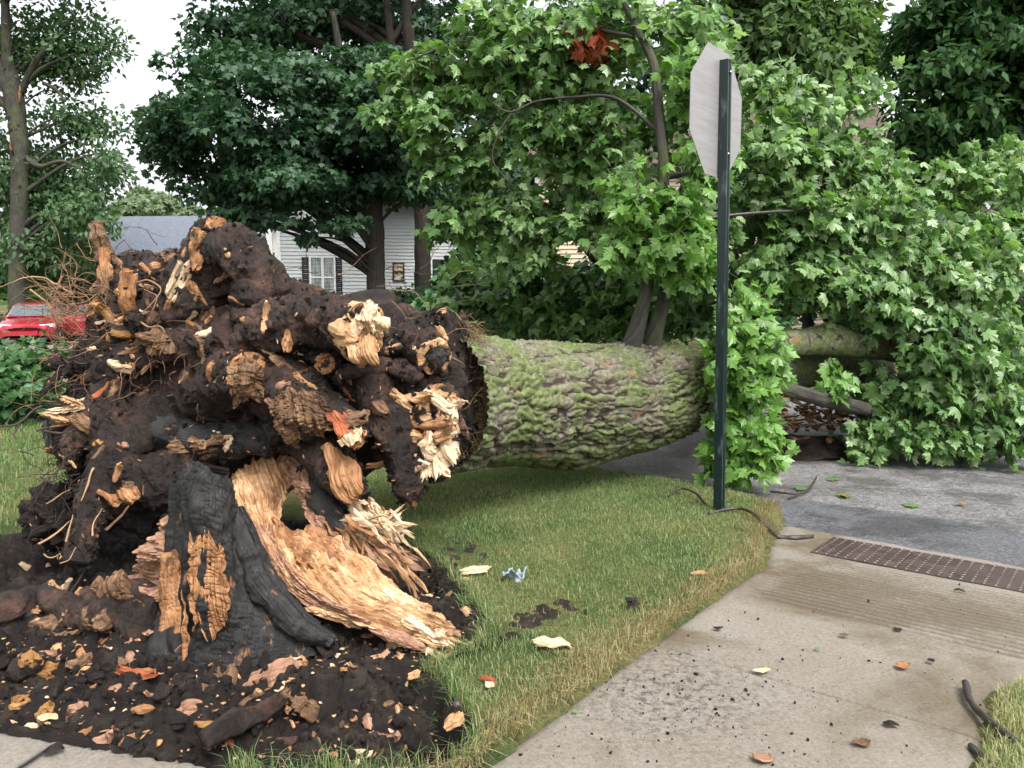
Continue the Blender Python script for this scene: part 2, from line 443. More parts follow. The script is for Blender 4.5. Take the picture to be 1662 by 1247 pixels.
def mats():
    W = MAT
    W['soil'] = m_soil('wet_soil', (.007, .0054, .0048), (.022, .0165, .0138), (.066, .050, .040))
    W['soil_brown'] = m_soil('brown_soil', (.010, .007, .0055), (.034, .023, .018), (.10, .068, .050), 9)
    # skin of the roots: black-brown with reddish rubbed places
    s = NT('root_bark'); o = s.obj(); f = s.noise(o, 4.5, 6, .65)
    c = s.ramp(s.rng(f, .3, .72), [(0, (.006, .005, .0045)), (.38, (.027, .017, .013)), (.64, (.082, .040, .028)), (1, (.20, .108, .080))])
    k = s.noise(o, 33, 8, .8)
    c = s.mix(s.rng(k, .50, .60), c, s.ramp(s.noise(o, 90, 4, .7), [(.35, (.004, .003, .003)), (.6, (.022, .016, .013)), (.75, (.085, .062, .050))]))
    p = s.bump(s.noise(o, 11, 5, .7), .8, .06); p = s.bump(k, 1., .05, p); s.bump(s.noise(s.map(s.uv(), (90, 12, 1)), 1, 4, .7), .5, .006, p)
    W['root'] = s.fin(c, s.rng(s.noise(o, 14, 5, .7), .4, .62, .30, .85), .5)
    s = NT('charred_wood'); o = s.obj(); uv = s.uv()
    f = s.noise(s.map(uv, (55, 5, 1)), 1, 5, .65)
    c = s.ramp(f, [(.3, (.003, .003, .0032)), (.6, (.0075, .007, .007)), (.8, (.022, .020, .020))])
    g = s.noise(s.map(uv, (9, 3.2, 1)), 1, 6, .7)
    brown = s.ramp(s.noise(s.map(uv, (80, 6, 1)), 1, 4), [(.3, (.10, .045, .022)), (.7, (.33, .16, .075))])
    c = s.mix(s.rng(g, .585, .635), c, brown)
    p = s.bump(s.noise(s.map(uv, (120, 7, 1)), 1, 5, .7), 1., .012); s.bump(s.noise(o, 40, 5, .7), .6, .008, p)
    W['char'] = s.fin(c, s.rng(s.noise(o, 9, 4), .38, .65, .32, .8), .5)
    W['pale'] = m_wood('fresh_pale_wood', [(0, (.13, .055, .025)), (.3, (.32, .165, .075)), (.62, (.47, .29, .155)), (1, (.62, .46, .29))], (.10, .045, .025), .55, .72)
    W['white'] = m_wood('bright_splintered_wood', [(0, (.30, .15, .07)), (.3, (.46, .32, .19)), (1, (.66, .56, .42))])
    W['orange'] = m_wood('orange_torn_wood', [(0, (.07, .028, .013)), (.35, (.22, .10, .042)), (.75, (.37, .20, .095)), (1, (.50, .32, .17))], (.045, .025, .018), .56, .66)
    W['pink'] = m_wood('pinkish_torn_wood', [(0, (.075, .034, .022)), (.35, (.21, .108, .068)), (.75, (.35, .21, .135)), (1, (.50, .35, .24))], (.10, .05, .035), .6, .72)
    W['rot'] = m_wood('crumbly_rotten_wood', [(0, (.03, .016, .010)), (.4, (.10, .055, .030)), (.75, (.22, .13, .072)), (1, (.38, .26, .15))], (.02, .014, .011), .55, .68, 8)
    W['red'] = m_wood('reddish_wet_wood', [(0, (.08, .018, .010)), (.5, (.24, .065, .028)), (1, (.42, .18, .08))], (.06, .02, .012), .58, .7)
    W['yellow'] = m_wood('ochre_rotten_wood', [(0, (.10, .042, .014)), (.5, (.26, .13, .042)), (1, (.40, .25, .11))])
    W['hair'] = m_plain('fine_rootlet', (.21, .115, .062), .8)
    W['hair_dark'] = m_plain('dark_rootlet', (.035, .022, .017), .8)
    W['straw_root'] = m_plain('tan_rootlet', (.27, .165, .085), .7)
    # bark of the fallen trunk
    s = NT('mossy_bark'); o = s.obj(); pl = s.attr('plate')
    g = s.noise(o, 3.2, 6, .65); g2 = s.noise(o, 22, 6, .7)
    grey = s.ramp(g2, [(.3, (.078, .066, .050)), (.55, (.18, .162, .125)), (.75, (.31, .29, .235))])
    moss = s.ramp(g2, [(.3, (.060, .076, .028)), (.55, (.140, .172, .068)), (.78, (.25, .29, .145))])
    c = s.mix(s.rng(s.math('ADD', g, s.math('MULTIPLY', s.math('SUBTRACT', pl, .5), .22)), .40, .56), grey, moss)
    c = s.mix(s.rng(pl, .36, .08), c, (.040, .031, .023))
    k = s.noise(o, 5.5, 3, .5)
    c = s.mix(s.rng(k, .695, .74), c, (.25, .12, .065))
    p = s.bump(s.noise(o, 60, 8, .75), 1., .012); s.bump(s.noise(s.map(o, (30, 90, 90)), 1, 4, .7), .5, .006, p)
    W['bark'] = s.fin(c, .88, .2)
    s = NT('grey_bark'); o = s.obj(); uv = s.uv()
    f = s.noise(s.map(uv, (26, 4, 1)), 1, 6, .7)
    c = s.ramp(f, [(.3, (.022, .021, .018)), (.55, (.060, .057, .048)), (.8, (.125, .12, .10))])
    c = s.mix(s.rng(s.noise(o, 2, 4), .5, .68), c, (.075, .085, .04))
    s.bump(f, 1., .03); W['bark_grey'] = s.fin(c, .9, .2)
    s = NT('dark_bark'); o = s.obj(); f = s.noise(s.map(s.uv(), (22, 3, 1)), 1, 6, .7)
    s.bump(f, 1., .03); W['bark_dark'] = s.fin(s.ramp(f, [(.3, (.014, .012, .010)), (.7, (.045, .038, .032))]), .9, .2)
    W['twig'] = m_plain('wet_twig', (.030, .024, .020), .5, var=.5, sc=20)
    # leaves
    W['leaf'] = m_leaf('fresh_maple_leaf', [(0, (.026, .066, .017)), (.3, (.080, .165, .042)), (.55, (.155, .27, .086)), (.75, (.24, .355, .155)), (1, (.35, .44, .27))])
    W['leaf_y'] = m_leaf('yellow_green_maple_leaf', [(0, (.042, .10, .018)), (.4, (.118, .235, .040)), (.75, (.18, .33, .090)), (1, (.28, .42, .19))])
    W['leaf_dead'] = m_leaf('dead_red_leaf', [(0, (.17, .03, .012)), (1, (.34, .075, .025))], .2, tcol=(1.2, .7, .5))
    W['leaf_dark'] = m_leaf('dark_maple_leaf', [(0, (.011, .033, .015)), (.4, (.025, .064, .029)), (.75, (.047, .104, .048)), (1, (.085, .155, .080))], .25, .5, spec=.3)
    W['leaf_locust'] = m_leaf('locust_leaflet', [(0, (.036, .075, .034)), (.5, (.080, .145, .066)), (1, (.15, .23, .115))], .35, .6, spec=.2)
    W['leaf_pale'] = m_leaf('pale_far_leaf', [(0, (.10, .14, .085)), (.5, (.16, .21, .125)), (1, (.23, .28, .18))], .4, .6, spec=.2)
    W['leaf_light'] = m_leaf('light_locust_leaflet', [(0, (.045, .090, .030)), (.5, (.090, .155, .055)), (1, (.155, .225, .095))], .4, .6, spec=.2)
    W['leaf_mid'] = m_leaf('mid_green_leaf', [(0, (.03, .075, .022)), (.5, (.062, .135, .04)), (1, (.12, .21, .075))], .35, .6, spec=.2)
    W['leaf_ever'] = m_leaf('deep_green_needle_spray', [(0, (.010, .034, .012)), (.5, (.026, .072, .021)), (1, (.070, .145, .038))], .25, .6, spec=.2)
    W['leaf_shrub'] = m_leaf('shrub_leaf', [(0, (.022, .07, .024)), (.5, (.055, .14, .045)), (1, (.11, .22, .085))], .3, .45)
    W['grass'] = m_leaf('grass_blade', [(0, (.048, .10, .028)), (.3, (.105, .18, .056)), (.6, (.205, .26, .110)), (.8, (.30, .285, .15)), (1, (.40, .33, .195))], .3, .55, spec=.25)
    W['straw'] = m_leaf('dry_grass_blade', [(0, (.16, .11, .05)), (.5, (.34, .25, .12)), (1, (.52, .42, .25))], .3, .6, tcol=(1.1, 1.05, .9), spec=.2)
    # ground
    s = NT('lawn_ground'); o = s.obj(); f = s.noise(o, 1.6, 5, .6); g = s.noise(o, 40, 6, .7)
    c = s.mix(s.rng(f, .38, .62), s.ramp(g, [(.3, (.025, .042, .016)), (.7, (.070, .100, .036))]), s.ramp(g, [(.3, (.07, .065, .025)), (.7, (.20, .18, .075))]))
    s.bump(g, 1., .03); W['lawn'] = s.fin(c, .95, .1)
    s = NT('wet_concrete'); o = s.obj()
    f = s.noise(o, 1.6, 7, .7); g = s.noise(o, 60, 7, .8); w = s.noise(s.map(o, (1, 1, 1)), 0.75, 5, .62, .6)
    c = s.ramp(g, [(.30, (.104, .091, .074)), (.5, (.176, .159, .135)), (.70, (.246, .227, .198))])
    c = s.mix(s.rng(f, .38, .62, 0, .55), c, s.mix(1., c, (.74, .68, .58), 'MULTIPLY'))
    c = s.mix(s.rng(w, .49, .60, 0, .85), c, s.mix(1., c, (.54, .46, .34), 'MULTIPLY'))
    c = s.mix(s.math('MULTIPLY', s.attr('groove_shade'), s.rng(s.noise(o, 5, 4), .3, .6, .35, .9)), c, (.065, .055, .042)); c = s.mix(s.math('MULTIPLY', s.attr('smear'), s.rng(s.noise(o, 26, 6, .75), .47, .6)), c, (.045, .040, .038)); sp = s.voro(o, 48); c = s.mix(s.math('MULTIPLY', s.rng(sp, .16, .08), s.rng(s.noise(o, 3, 3), .45, .6)), c, (.05, .042, .035))  # ramp grooves darkened in the colour so their shade shows
    s.bump(g, .55, .004)
    W['concrete'] = s.fin(c, s.rng(w, .5, .66, .85, .45), .4)
    for nm, a, b in (('asphalt_old', (.035, .034, .035), (.29, .285, .285)), ('asphalt_patch', (.038, .039, .044), (.16, .165, .18))):
        s = NT(nm); o = s.obj(); g = s.noise(o, 42, 7, .9); f = s.noise(o, 1.3, 6, .7)
        c = s.ramp(g, [(.40, a), (.60, b)])
        c = s.mix(s.rng(f, .46, .58, 0, .75), c, s.mix(1., c, (.40, .38, .37), 'MULTIPLY'))
        v = s.math('ABSOLUTE', s.math('SUBTRACT', s.noise(o, .9, 7, .62, .3), .5))
        c = s.mix(s.math('MULTIPLY', s.rng(v, .006, .002, 0, .85), s.rng(s.noise(o, .6, 2), .5, .6)), c, (.02, .02, .02))
        s.bump(g, 1., .014); W[nm] = s.fin(c, s.rng(f, .42, .6, .85, .5), .4)
    s = NT('worn_tactile_iron'); o = s.obj(); g = s.noise(o, 7, 6, .7)
    W['tactile'] = s.fin(s.ramp(g, [(.3, (.026, .017, .015)), (.6, (.056, .036, .031)), (.8, (.10, .07, .062))]), s.rng(g, .3, .7, .38, .7), .5)
    W['tactile_top'] = m_plain('worn_tactile_stud', (.105, .085, .082), .5, var=.4, sc=30)
    # made things
    s = NT('green_painted_steel'); o = s.obj(); g = s.noise(s.map(o, (30, 30, 4)), 1, 6, .7)
    c = s.mix(s.rng(g, .56, .66), (.004, .014, .014), (.06, .09, .09)); s.bump(g, .15, .003)
    W['post'] = s.fin(c, .32, .6)
    s = NT('bare_aluminium'); o = s.obj(); g = s.noise(s.map(o, (3, 3, 40)), 1, 5, .6)
    s.bump(g, .08, .003); W['alu'] = s.fin(s.ramp(g, [(.3, (.245, .235, .235)), (.7, (.32, .308, .31))]), .45, .5, .35)
    W['steel'] = m_plain('galvanised_bolt', (.35, .35, .35), .4, .9)
    W['red_paint'] = m_plain('red_car_paint', (.30, .010, .024), .22, 0., .6, .08, 2.)
    W['red_paint'].node_tree.nodes['Principled BSDF'].inputs['Coat Weight'].default_value = .8
    W['red_paint'].node_tree.nodes['Principled BSDF'].inputs['Coat Roughness'].default_value = .05
    W['glass'] = m_plain('tinted_glass', (.020, .025, .028), .04, 0., .9, .2)
    W['screen_glass'] = m_plain('windscreen_glass', (.10, .13, .145), .03, 0., 1., .2)
    W['lamp'] = m_plain('headlamp_lens', (.75, .77, .80), .08, .0, .8, .1, 30.)
    W['amber'] = m_plain('amber_lens', (.6, .16, .02), .2)
    W['rubber'] = m_plain('tyre_rubber', (.018, .018, .019), .85)
    W['rim'] = m_plain('wheel_alloy', (.45, .46, .47), .3, .7)
    W['trim_black'] = m_plain('black_trim', (.013, .013, .014), .5)
    W['siding'] = m_plain('white_siding_paint', (.50, .53, .53), .55, var=.05, sc=2.)
    W['siding_beige'] = m_plain('beige_siding', (.46, .37, .27), .6, var=.06, sc=2.)
    W['trim'] = m_plain('white_trim_paint', (.78, .79, .77), .5, var=.04)
    W['shutter'] = m_plain('black_shutter_paint', (.010, .010, .011), .5)
    W['curtain'] = m_plain('lace_curtain', (.50, .52, .50), .9, var=.25, sc=14)
    W['plastic'] = m_plain('grey_plastic', (.42, .43, .42), .5)
    W['door'] = m_plain('dark_door_paint', (.02, .022, .028), .5)
    s = NT('grey_shingle'); o = s.obj(); g = s.noise(o, 9, 5, .7)
    W['shingle'] = s.fin(s.ramp(g, [(.3, (.085, .098, .125)), (.7, (.16, .18, .22))]), .9, .2)
    s = NT('brown_shingle'); o = s.obj(); g = s.noise(o, 9, 5, .7)
    W['shingle_brown'] = s.fin(s.ramp(g, [(.3, (.06, .042, .036)), (.7, (.13, .095, .085))]), .9, .2)
    W['plaster'] = m_plain('pale_wall', (.55, .56, .54), .8, var=.06)
    W['room'] = m_plain('lit_room_wall', (.45, .36, .22), .8)
    W['cloth'] = m_plain('grey_blue_rag', (.22, .27, .31), .85, var=.3, sc=25)
    W['woods'] = W['leaf_mid']
mats()

# ------------------------------------------------------------------ the setting: lawn, pavement, road, soil
SOIL = np.array([G(*p)[:2] for p in [(-350,1150),(0,1180),(380,1246),(700,1262),(752,1235),(745,1165),(692,1092),(735,1062),(800,1040),(765,990),
        (745,955),(700,915),(645,880),(560,850),(300,835),(180,850),(60,862),(-60,878),(-300,930)]])
PATCH = np.array([G(*p)[:2] for p in [(790,1030),(830,1000),(880,985),(925,968),(948,985),(938,1012),(890,1030),(840,1045)]])
PATCH2 = np.array([G(*p)[:2] for p in [(650,900),(700,880),(780,872),(800,890),(770,930),(740,960),(700,930)]])
SLAB = np.array([G(*p)[:2] for p in [(-700,1100),(0,1184),(380,1247)]] + [np.array([-.1, 2.2]), np.array([-.4, -3.]), np.array([-6., -3.])])
def soil_sg(x, y):      # signed distance into the torn-up soil, with a ragged edge
    pd = polydist(x, y, SOIL); sg = np.where(inpoly(x, y, SOIL), pd, -pd); near = np.abs(sg) < .3
    n = np.zeros_like(sg); p = np.stack([x[near], y[near], 0 * x[near]], 1); n[near] = .05 * fbm(p * 4.5, 3) + .018 * fbm(p * 17 + 3, 2)
    return sg + np.where(inpoly(x, y, SLAB), 0, n)
def s_left(t): return np.interp(t, [-9, -.55, -.05, .8], [-.12, -.12, -.29, -.50])
def s_right(t): return np.interp(t, [-9, -2.6, -1.6, -.4, .8], [1.26, 1.27, 1.24, 1.75, 2.2])
def kerb_t(s): return np.interp(s, [-1.6, -.8, -.45, 2.1, 2.4], [1.12, .98, .80, .8, 1.12])
def ramp_z(t): return -.10 * sstep(-1.15, .62, t)
def lawn_z(x, y):
    s, t = toST(x, y)
    z = .012 + .02 * fbm(np.stack([x * .9, y * .9, 0 * x], 1), 3)
    sg_ = soil_sg(x, y); ins = sg_ > 0
    z = z - .30 * sstep(-.035, .03, sg_)
    on = (s > s_left(t) + .04) & (s < s_right(t) - .04) & (t < .85)
    z = np.where(on, ramp_z(t) - .06, z)
    z = np.where(inpoly(x, y, SLAB) & ~ins, -.08, z)
    road = (t > kerb_t(s) + .02) & (t < 8.2)
    z = np.where(road, -.22, z)
    z = z + np.where(t > 8.2, .8 * sstep(8.2, 24, t), 0)
    return z
def axis_coords(a, b, st, lo, hi):
    m = np.arange(a, b, st); g = np.geomspace(st, max(hi - b, a - lo), 46)
    return np.concatenate([(a - g)[::-1], m, b + g])
xs = axis_coords(-4, 4, .07, -160, 160); ys = axis_coords(1, 9, .07, -60, 260); ys = ys[ys > -60]
XX, YY = np.meshgrid(xs, ys); x, y = XX.ravel(), YY.ravel()
tag(build('lawn', np.stack([x, y, lawn_z(x, y)], 1), grid_faces(len(ys), len(xs)), MAT['lawn']), kind='structure')

# pavement that runs down to the road, with raked grooves in the ramp and a joint
ts = np.concatenate([np.linspace(-9, -2.1, 40), np.arange(-2.09, -1.93, .004), np.linspace(-1.92, -1.2, 20), np.arange(-1.19, .62, .0055), [.622, .624]])
us = np.linspace(0, 1, 46)
T_, U_ = np.meshgrid(ts, us, indexing='ij'); t, u = T_.ravel(), U_.ravel()
s = s_left(t) + (s_right(t) - s_left(t)) * u
xy = ST(s, t).reshape(-1, 2) if False else O2 + s[:, None] * E1 + t[:, None] * E2
z = ramp_z(t) + .006 * fbm(np.stack([xy[:, 0] * 1.3, xy[:, 1] * 1.3, 0 * t], 1), 3)
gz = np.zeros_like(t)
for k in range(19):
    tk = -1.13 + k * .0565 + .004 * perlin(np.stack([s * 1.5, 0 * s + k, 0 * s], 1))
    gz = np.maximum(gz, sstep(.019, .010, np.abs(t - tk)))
z -= .022 * gz * sstep(.02, .10, s + .08 * perlin(np.stack([t * 9, s * 0, s * 0], 1))) * sstep(1.75, 1.6, s)
z -= .016 * sstep(.011, .004, np.abs(t + 2.01 + .006 * perlin(np.stack([s * 5, 0 * s, 0 * s], 1))))
z -= .05 * (sstep(.03, .0, u) + sstep(.97, 1., u))
z[t > .6225] -= .03
tag(build('pavement', np.column_stack([xy, z]), grid_faces(len(ts), len(us)), MAT['concrete'], attrs={'groove_shade': gz * sstep(.02, .10, s) * sstep(1.75, 1.6, s), 'smear': np.exp(-(((xy[:, 0] - G(1080, 1120)[0])/.42)**2 + ((xy[:, 1] - G(1080, 1120)[1])/.42)**2))}), kind='structure')
n = 50
gx, gy = np.meshgrid(np.linspace(-6.2, .3, 120), np.linspace(-3, 3.4, 120)); x, y = gx.ravel(), gy.ravel()
keep = inpoly(x, y, SLAB)
a, b = SLAB[1], SLAB[2]
rows = []
e0 = [SLAB[0] + (SLAB[1] - SLAB[0]) * f for f in np.linspace(0, 1, 30)] + [SLAB[1] + (SLAB[2] - SLAB[1]) * f for f in np.linspace(.03, 1, 60)] + [SLAB[2] + (SLAB[3] - SLAB[2]) * f for f in np.linspace(.05, 1, 20)]
e0 = np.array(e0); e0 += .012 * RNG.normal(size=e0.shape) * .5
e1_ = np.stack([np.linspace(-6, -.15, len(e0)), np.full(len(e0), -3.)], 1)
V = []
for f, dz in ((0, -.09), (0, -.012), (.004, -.001), (.02, 0), (.1, 0), (.3, 0), (1, 0)):
    V.append(np.column_stack([e0 * (1 - f) + e1_ * f, np.full(len(e0), dz - .004)]))
tag(build('cross_pavement', np.concatenate(V), grid_faces(7, len(e0)), MAT['concrete']), kind='structure')

def st_sheet(name, s0, s1, t0, t1, z, mat, ns=60, nt=20, amp=.006):
    S, T = np.meshgrid(np.linspace(s0, s1, ns), np.linspace(0, 1, nt), indexing='ij')
    S, T = S.ravel(), T.ravel()
    a = t0(S) if callable(t0) else t0; b = t1(S) if callable(t1) else t1
    t = a + (b - a) * T
    xy = O2 + S[:, None] * E1 + t[:, None] * E2
    zz = z + amp * fbm(np.stack([xy[:, 0] * .8, xy[:, 1] * .8, 0 * t], 1), 2)
    return tag(build(name, np.column_stack([xy, zz]), grid_faces(ns, nt), mat), kind='structure')
st_sheet('road', -60, 40, .6, 8.3, -.108, MAT['asphalt_old'], 400, 60, .004)
st_sheet('road_patch', -14, 9, .61, lambda S: 1.5 + .12 * perlin(np.stack([S * 1.1, 0 * S, 0 * S], 1)), -.100, MAT['asphalt_patch'], 200, 8, .004)
tag(build('driveway', *(lambda c: (c[0], c[1]))(box((-17.5, 27.5, -.055), 14, 9, .06)), MAT['concrete']), kind='structure')
# kerb on either side of the ramp
for s0, s1 in ((-40, -.47), (2.3, 30)):
    S = np.concatenate([np.linspace(s0, s1, 160)])
    if s0 < 0: S = np.concatenate([np.linspace(s0, -3, 40), np.linspace(-2.9, s1, 80)])
    k = kerb_t(S)
    prof = [(-.15, -.25), (-.15, -.008), (-.02, -.006), (0, -.02), (.012, -.25)]
    V = np.stack([np.column_stack([O2 + S[:, None] * E1 + (k + a)[:, None] * E2, np.full(len(S), zz)]) for a, zz in prof], 1).reshape(-1, 3)
    tag(build('kerb', V, grid_faces(len(S), 5), MAT['concrete'], smooth=False), kind='structure')

# torn-up soil
def soil_z(x, y):
    p = np.stack([x, y, 0 * x], 1)
    st = G(330, 1040)[:2]
    r = np.hypot((x - st[0]) / 1.0, (y - st[1]) / .55)
    lowfront = sstep(3.2, 2.6, y)
    z = -.085 + .10 * np.exp(-r * r) - .05 * lowfront
    rg = G(690, 1150)[:2]; z = z - .10 * np.exp(-(((x - rg[0]) / .32) ** 2 + ((y - rg[1]) / .30) ** 2))
    z = z + .085 * fbm(p * 2.6, 4) + .075 * np.abs(fbm(p * 7 + 4, 4)) + .024 * fbm(p * 28, 3)
    return z
x0, x1, y0, y1 = SOIL[:, 0].min() - .1, SOIL[:, 0].max() + .1, SOIL[:, 1].min() - .1, SOIL[:, 1].max() + .1
x0 = max(x0, -3.6)
sx, sy = np.arange(x0, x1, .0135), np.arange(y0, y1, .0135)
XX, YY = np.meshgrid(sx, sy); x, y = XX.ravel(), YY.ravel()
sg = soil_sg(x, y)
lz = .012 + .02 * fbm(np.stack([x * .9, y * .9, 0 * x], 1), 3) - .012 - .05 * sstep(.02, .09, -sg); lz = np.where(inpoly(x, y, SLAB), -.02, lz)
sw = sstep(-.005, .05, sg); z = lz * (1 - sw) + soil_z(x, y) * sw
fq = grid_faces(len(sy), len(sx)); fq = fq[(sg[fq] > -.09).all(1)]
used = np.unique(fq); mp = np.full(len(x), -1); mp[used] = np.arange(len(used))
tag(build('torn_up_soil', np.stack([x, y, z], 1)[used], mp[fq], MAT['soil']), kind='structure')
for nm, pl in (('bare_soil', PATCH), ('bare_soil', PATCH2)):
    gx = np.arange(pl[:, 0].min() - .12, pl[:, 0].max() + .12, .012); gy = np.arange(pl[:, 1].min() - .12, pl[:, 1].max() + .12, .012)
    XX, YY = np.meshgrid(gx, gy); x, y = XX.ravel(), YY.ravel()
    pd = polydist(x, y, pl); sg = np.where(inpoly(x, y, pl), pd, -pd) + .07 * fbm(np.stack([x * 9, y * 9, 0 * x], 1), 4) - .045
    z = -.004 + .02 * sstep(-.02, .10, sg) + .035 * fbm(np.stack([x * 9, y * 9, 0 * x], 1), 4) - .08 * sstep(0, .05, -sg)
    fq = grid_faces(len(gy), len(gx)); fq = fq[(sg[fq] > -.05).all(1)]
    used = np.unique(fq); mp = np.full(len(x), -1); mp[used] = np.arange(len(used))
    tag(build(nm, np.stack([x, y, z], 1)[used], mp[fq], MAT['soil_brown']), kind='structure')
def ground_z(x, y):
    x, y = np.atleast_1d(np.asarray(x, float)), np.atleast_1d(np.asarray(y, float))
    s, t = toST(x, y)
    z = lawn_z(x, y)
    z = np.where(inpoly(x, y, SOIL), soil_z(x, y), z)
    z = np.where((s > s_left(t)) & (s < s_right(t)) & (t < .62), ramp_z(t), z)
    z = np.where((t > kerb_t(s)) & (t < 8.2), -.10, z)
    z = np.where(inpoly(x, y, SLAB) & ~inpoly(x, y, SOIL), -.004, z)
    return z
def GG(px, py):        # point on the uneven ground seen at this pixel of the photograph
    z = 0.
    for _ in range(4):
        g = G(px, py, z); z = float(ground_z(g[0], g[1])[0])
    return G(px, py, z)

# ------------------------------------------------------------------ tactile strip
def frame_pt(s, t, z): return np.array([*(O2 + s * E1 + t * E2), z])
tac = thing('tactile_paving', 'brown tactile warning strip with rows of raised studs across the ramp', 'tactile paving', frame_pt(.75, .26, -.05))
slope = (ramp_z(np.array([.52])) - ramp_z(np.array([0.])))[0] / .52
for i in range(3):
    s0, s1 = i * .52 + (.003 if i else 0), (i + 1) * .52 - .003
    b = Bag()
    c = [frame_pt(a, t, ramp_z(np.array([t]))[0] + h) for h in (-.01, .008) for a, t in ((s0, 0), (s1, 0), (s1, .52), (s0, .52))]
    b.add(np.array(c), BOXF); b.out('plate', MAT['tactile'], tac, smooth=False)
b = Bag(); hv, hf = ico(1); hk = hv[:, 2] > -.1
for i in range(26):
    for j in range(9):
        c = frame_pt(.03 + i * .0595, .03 + j * .0575, ramp_z(np.array([.03 + j * .0575]))[0] + .008)
        b.add(c + hv * np.array([.013, .013, .007]), hf)
tag(b.out('stud', MAT['tactile_top'], tac), kind='stuff')

# ------------------------------------------------------------------ stop sign seen from behind
PB = G(1167, 830); PB[2] = 0.0
PT = P(1178, 98, 5.86)
sg = thing('stop_sign', 'octagonal road sign seen from behind on a dark green post', 'road sign', PB)
lean = (PT - PB) / np.linalg.norm(PT - PB)
e1 = np.array([*E1, 0]); e2 = np.array([*E2, 0])
b = Bag(); w = .032
V = []
for k, q in enumerate((-.35, PT[2])):
    c = PB + lean * (q / lean[2])
    # channel section: a box with a grooved right-hand face and two lips
    for a, d in ((-w, -w), (w, -w), (w, -w*.55), (w*.7, -w*.45), (w*.7, w*.45), (w, w*.55), (w, w), (-w, w)):
        V.append(c + e1 * a + e2 * d)
V = np.array(V); k = np.arange(8)
F = [np.stack([k, (k+1) % 8, 8 + (k+1) % 8, 8 + k], 1)]
top = np.array([[8, 9, 15], [9, 14, 15], [9, 10, 11], [9, 11, 14], [11, 12, 14], [12, 13, 14]])
b.add(V, [F[0], top]); b.out('post', MAT['post'], sg, smooth=False)
b = Bag()
hz = np.arange(.30, 3.3, .10)
for q in hz:
    c = PB + lean * (q / lean[2]) - e2 * (w + .0008)
    th = np.linspace(0, 2*PI, 9)[:-1]
    b.add(np.vstack([c, c + .0055 * (np.cos(th)[:, None] * e1 + np.sin(th)[:, None] * np.array([0, 0, 1]))]), np.stack([np.zeros(8, int), 1 + np.arange(8), 1 + (np.arange(8) + 1) % 8], 1))
tag(b.out('bolt_hole', MAT['trim_black'], sg, smooth=False), kind='stuff')
sc_ = PB + lean * ((P(1170, 185, 5.86)[2]) / lean[2]) - e1 * (w + .006) - e2 * .05
R8 = .475
th = np.arange(8) * PI / 4 + PI / 8
def octo(r, off): return sc_ + off * e1 + r * (np.cos(th)[:, None] * e2 + np.sin(th)[:, None] * np.array([0, 0, 1.]))
def fan(n): return np.stack([np.zeros(n - 2, int), np.arange(1, n - 1), np.arange(2, n)], 1)
b = Bag(); k = np.arange(8)
b.add(np.vstack([octo(R8, .002), octo(R8, -.002)]), [fan(8), fan(8)[:, ::-1] + 8, np.stack([(k+1) % 8, k, k + 8, (k+1) % 8 + 8], 1)])
pan = b.out('sign_panel', MAT['alu'], sg, smooth=False)
b = Bag(); b.add(octo(R8 - .012, -.004), fan(8)[:, ::-1]); b.out('red_face', MAT['red_paint'], pan, smooth=False)
for q in (-.28, .28):
    b = Bag(); v, f = ico(2); b.add(sc_ + e1 * (w*2 + .006) + e2 * .05 + np.array([0, 0, q]) + v * .011, f); b.out('bolt', MAT['steel'], sg)

# ------------------------------------------------------------------ houses
def wall_boards(bag, a, b_, z0, z1, h, out):
    a, b_ = np.asarray(a, float), np.asarray(b_, float); n = int(round((z1 - z0) / h)); h = (z1 - z0) / n
    for k in range(n):
        zb, zt = z0 + k * h, z0 + (k + 1) * h
        p = [(a, zb, .036), (b_, zb, .036), (b_, zt, .002), (a, zt, .002), (a, zb, 0), (b_, zb, 0)]
        V = np.array([[*(q + out * o), zz] for q, zz, o in p])
        bag.add(V, [np.array([[0, 1, 2, 3], [4, 5, 1, 0]])])
def obox(bag, a, b_, z0, z1, o0, o1, out):     # a bar on a wall from a to b, standing o0..o1 proud of it
    V = np.array([[*(q + out * o), zz] for zz in (z0, z1) for q, o in ((a, o1), (b_, o1), (b_, o0), (a, o0))])
    bag.add(V, BOXF)
def window(parent, a, b_, z0, z1, out, cols=1, rows=2, mat_f='trim', mat_p='glass', curtain=None, fw=.07, name='window'):
    a, b_ = np.asarray(a, float), np.asarray(b_, float); d = (b_ - a) / np.linalg.norm(b_ - a); L = np.linalg.norm(b_ - a)
    g = Bag()
    obox(g, a - d*fw, a, z0 - fw, z1 + fw, .0, .075, out); obox(g, b_, b_ + d*fw, z0 - fw, z1 + fw, .0, .075, out)
    obox(g, a, b_, z1, z1 + fw, .0, .07, out); obox(g, a, b_, z0 - fw, z0, .0, .085, out)
    for k in range(1, rows): q = z0 + (z1 - z0) * k / rows; obox(g, a, b_, q - .025, q + .025, .02, .062, out)
    for k in range(1, cols): q = a + d * L * k / cols; obox(g, q - d*.02, q + d*.02, z0, z1, .02, .058, out)
    w = g.out(name, MAT[mat_f], parent, smooth=False)
    for i in range(cols):
        for j in range(rows):
            g = Bag(); qa, qb = a + d*L*i/cols, a + d*L*(i+1)/cols
            g.add(np.array([[*(qq + out*.034), zz] for qq, zz in ((qa, z0+(z1-z0)*j/rows), (qb, z0+(z1-z0)*j/rows), (qb, z0+(z1-z0)*(j+1)/rows), (qa, z0+(z1-z0)*(j+1)/rows))]), np.array([[0,1,2,3]]))
            g.out('pane', MAT[mat_p], w, smooth=False)
    return w
mc = NT('lace_behind_glass'); oo = mc.obj()
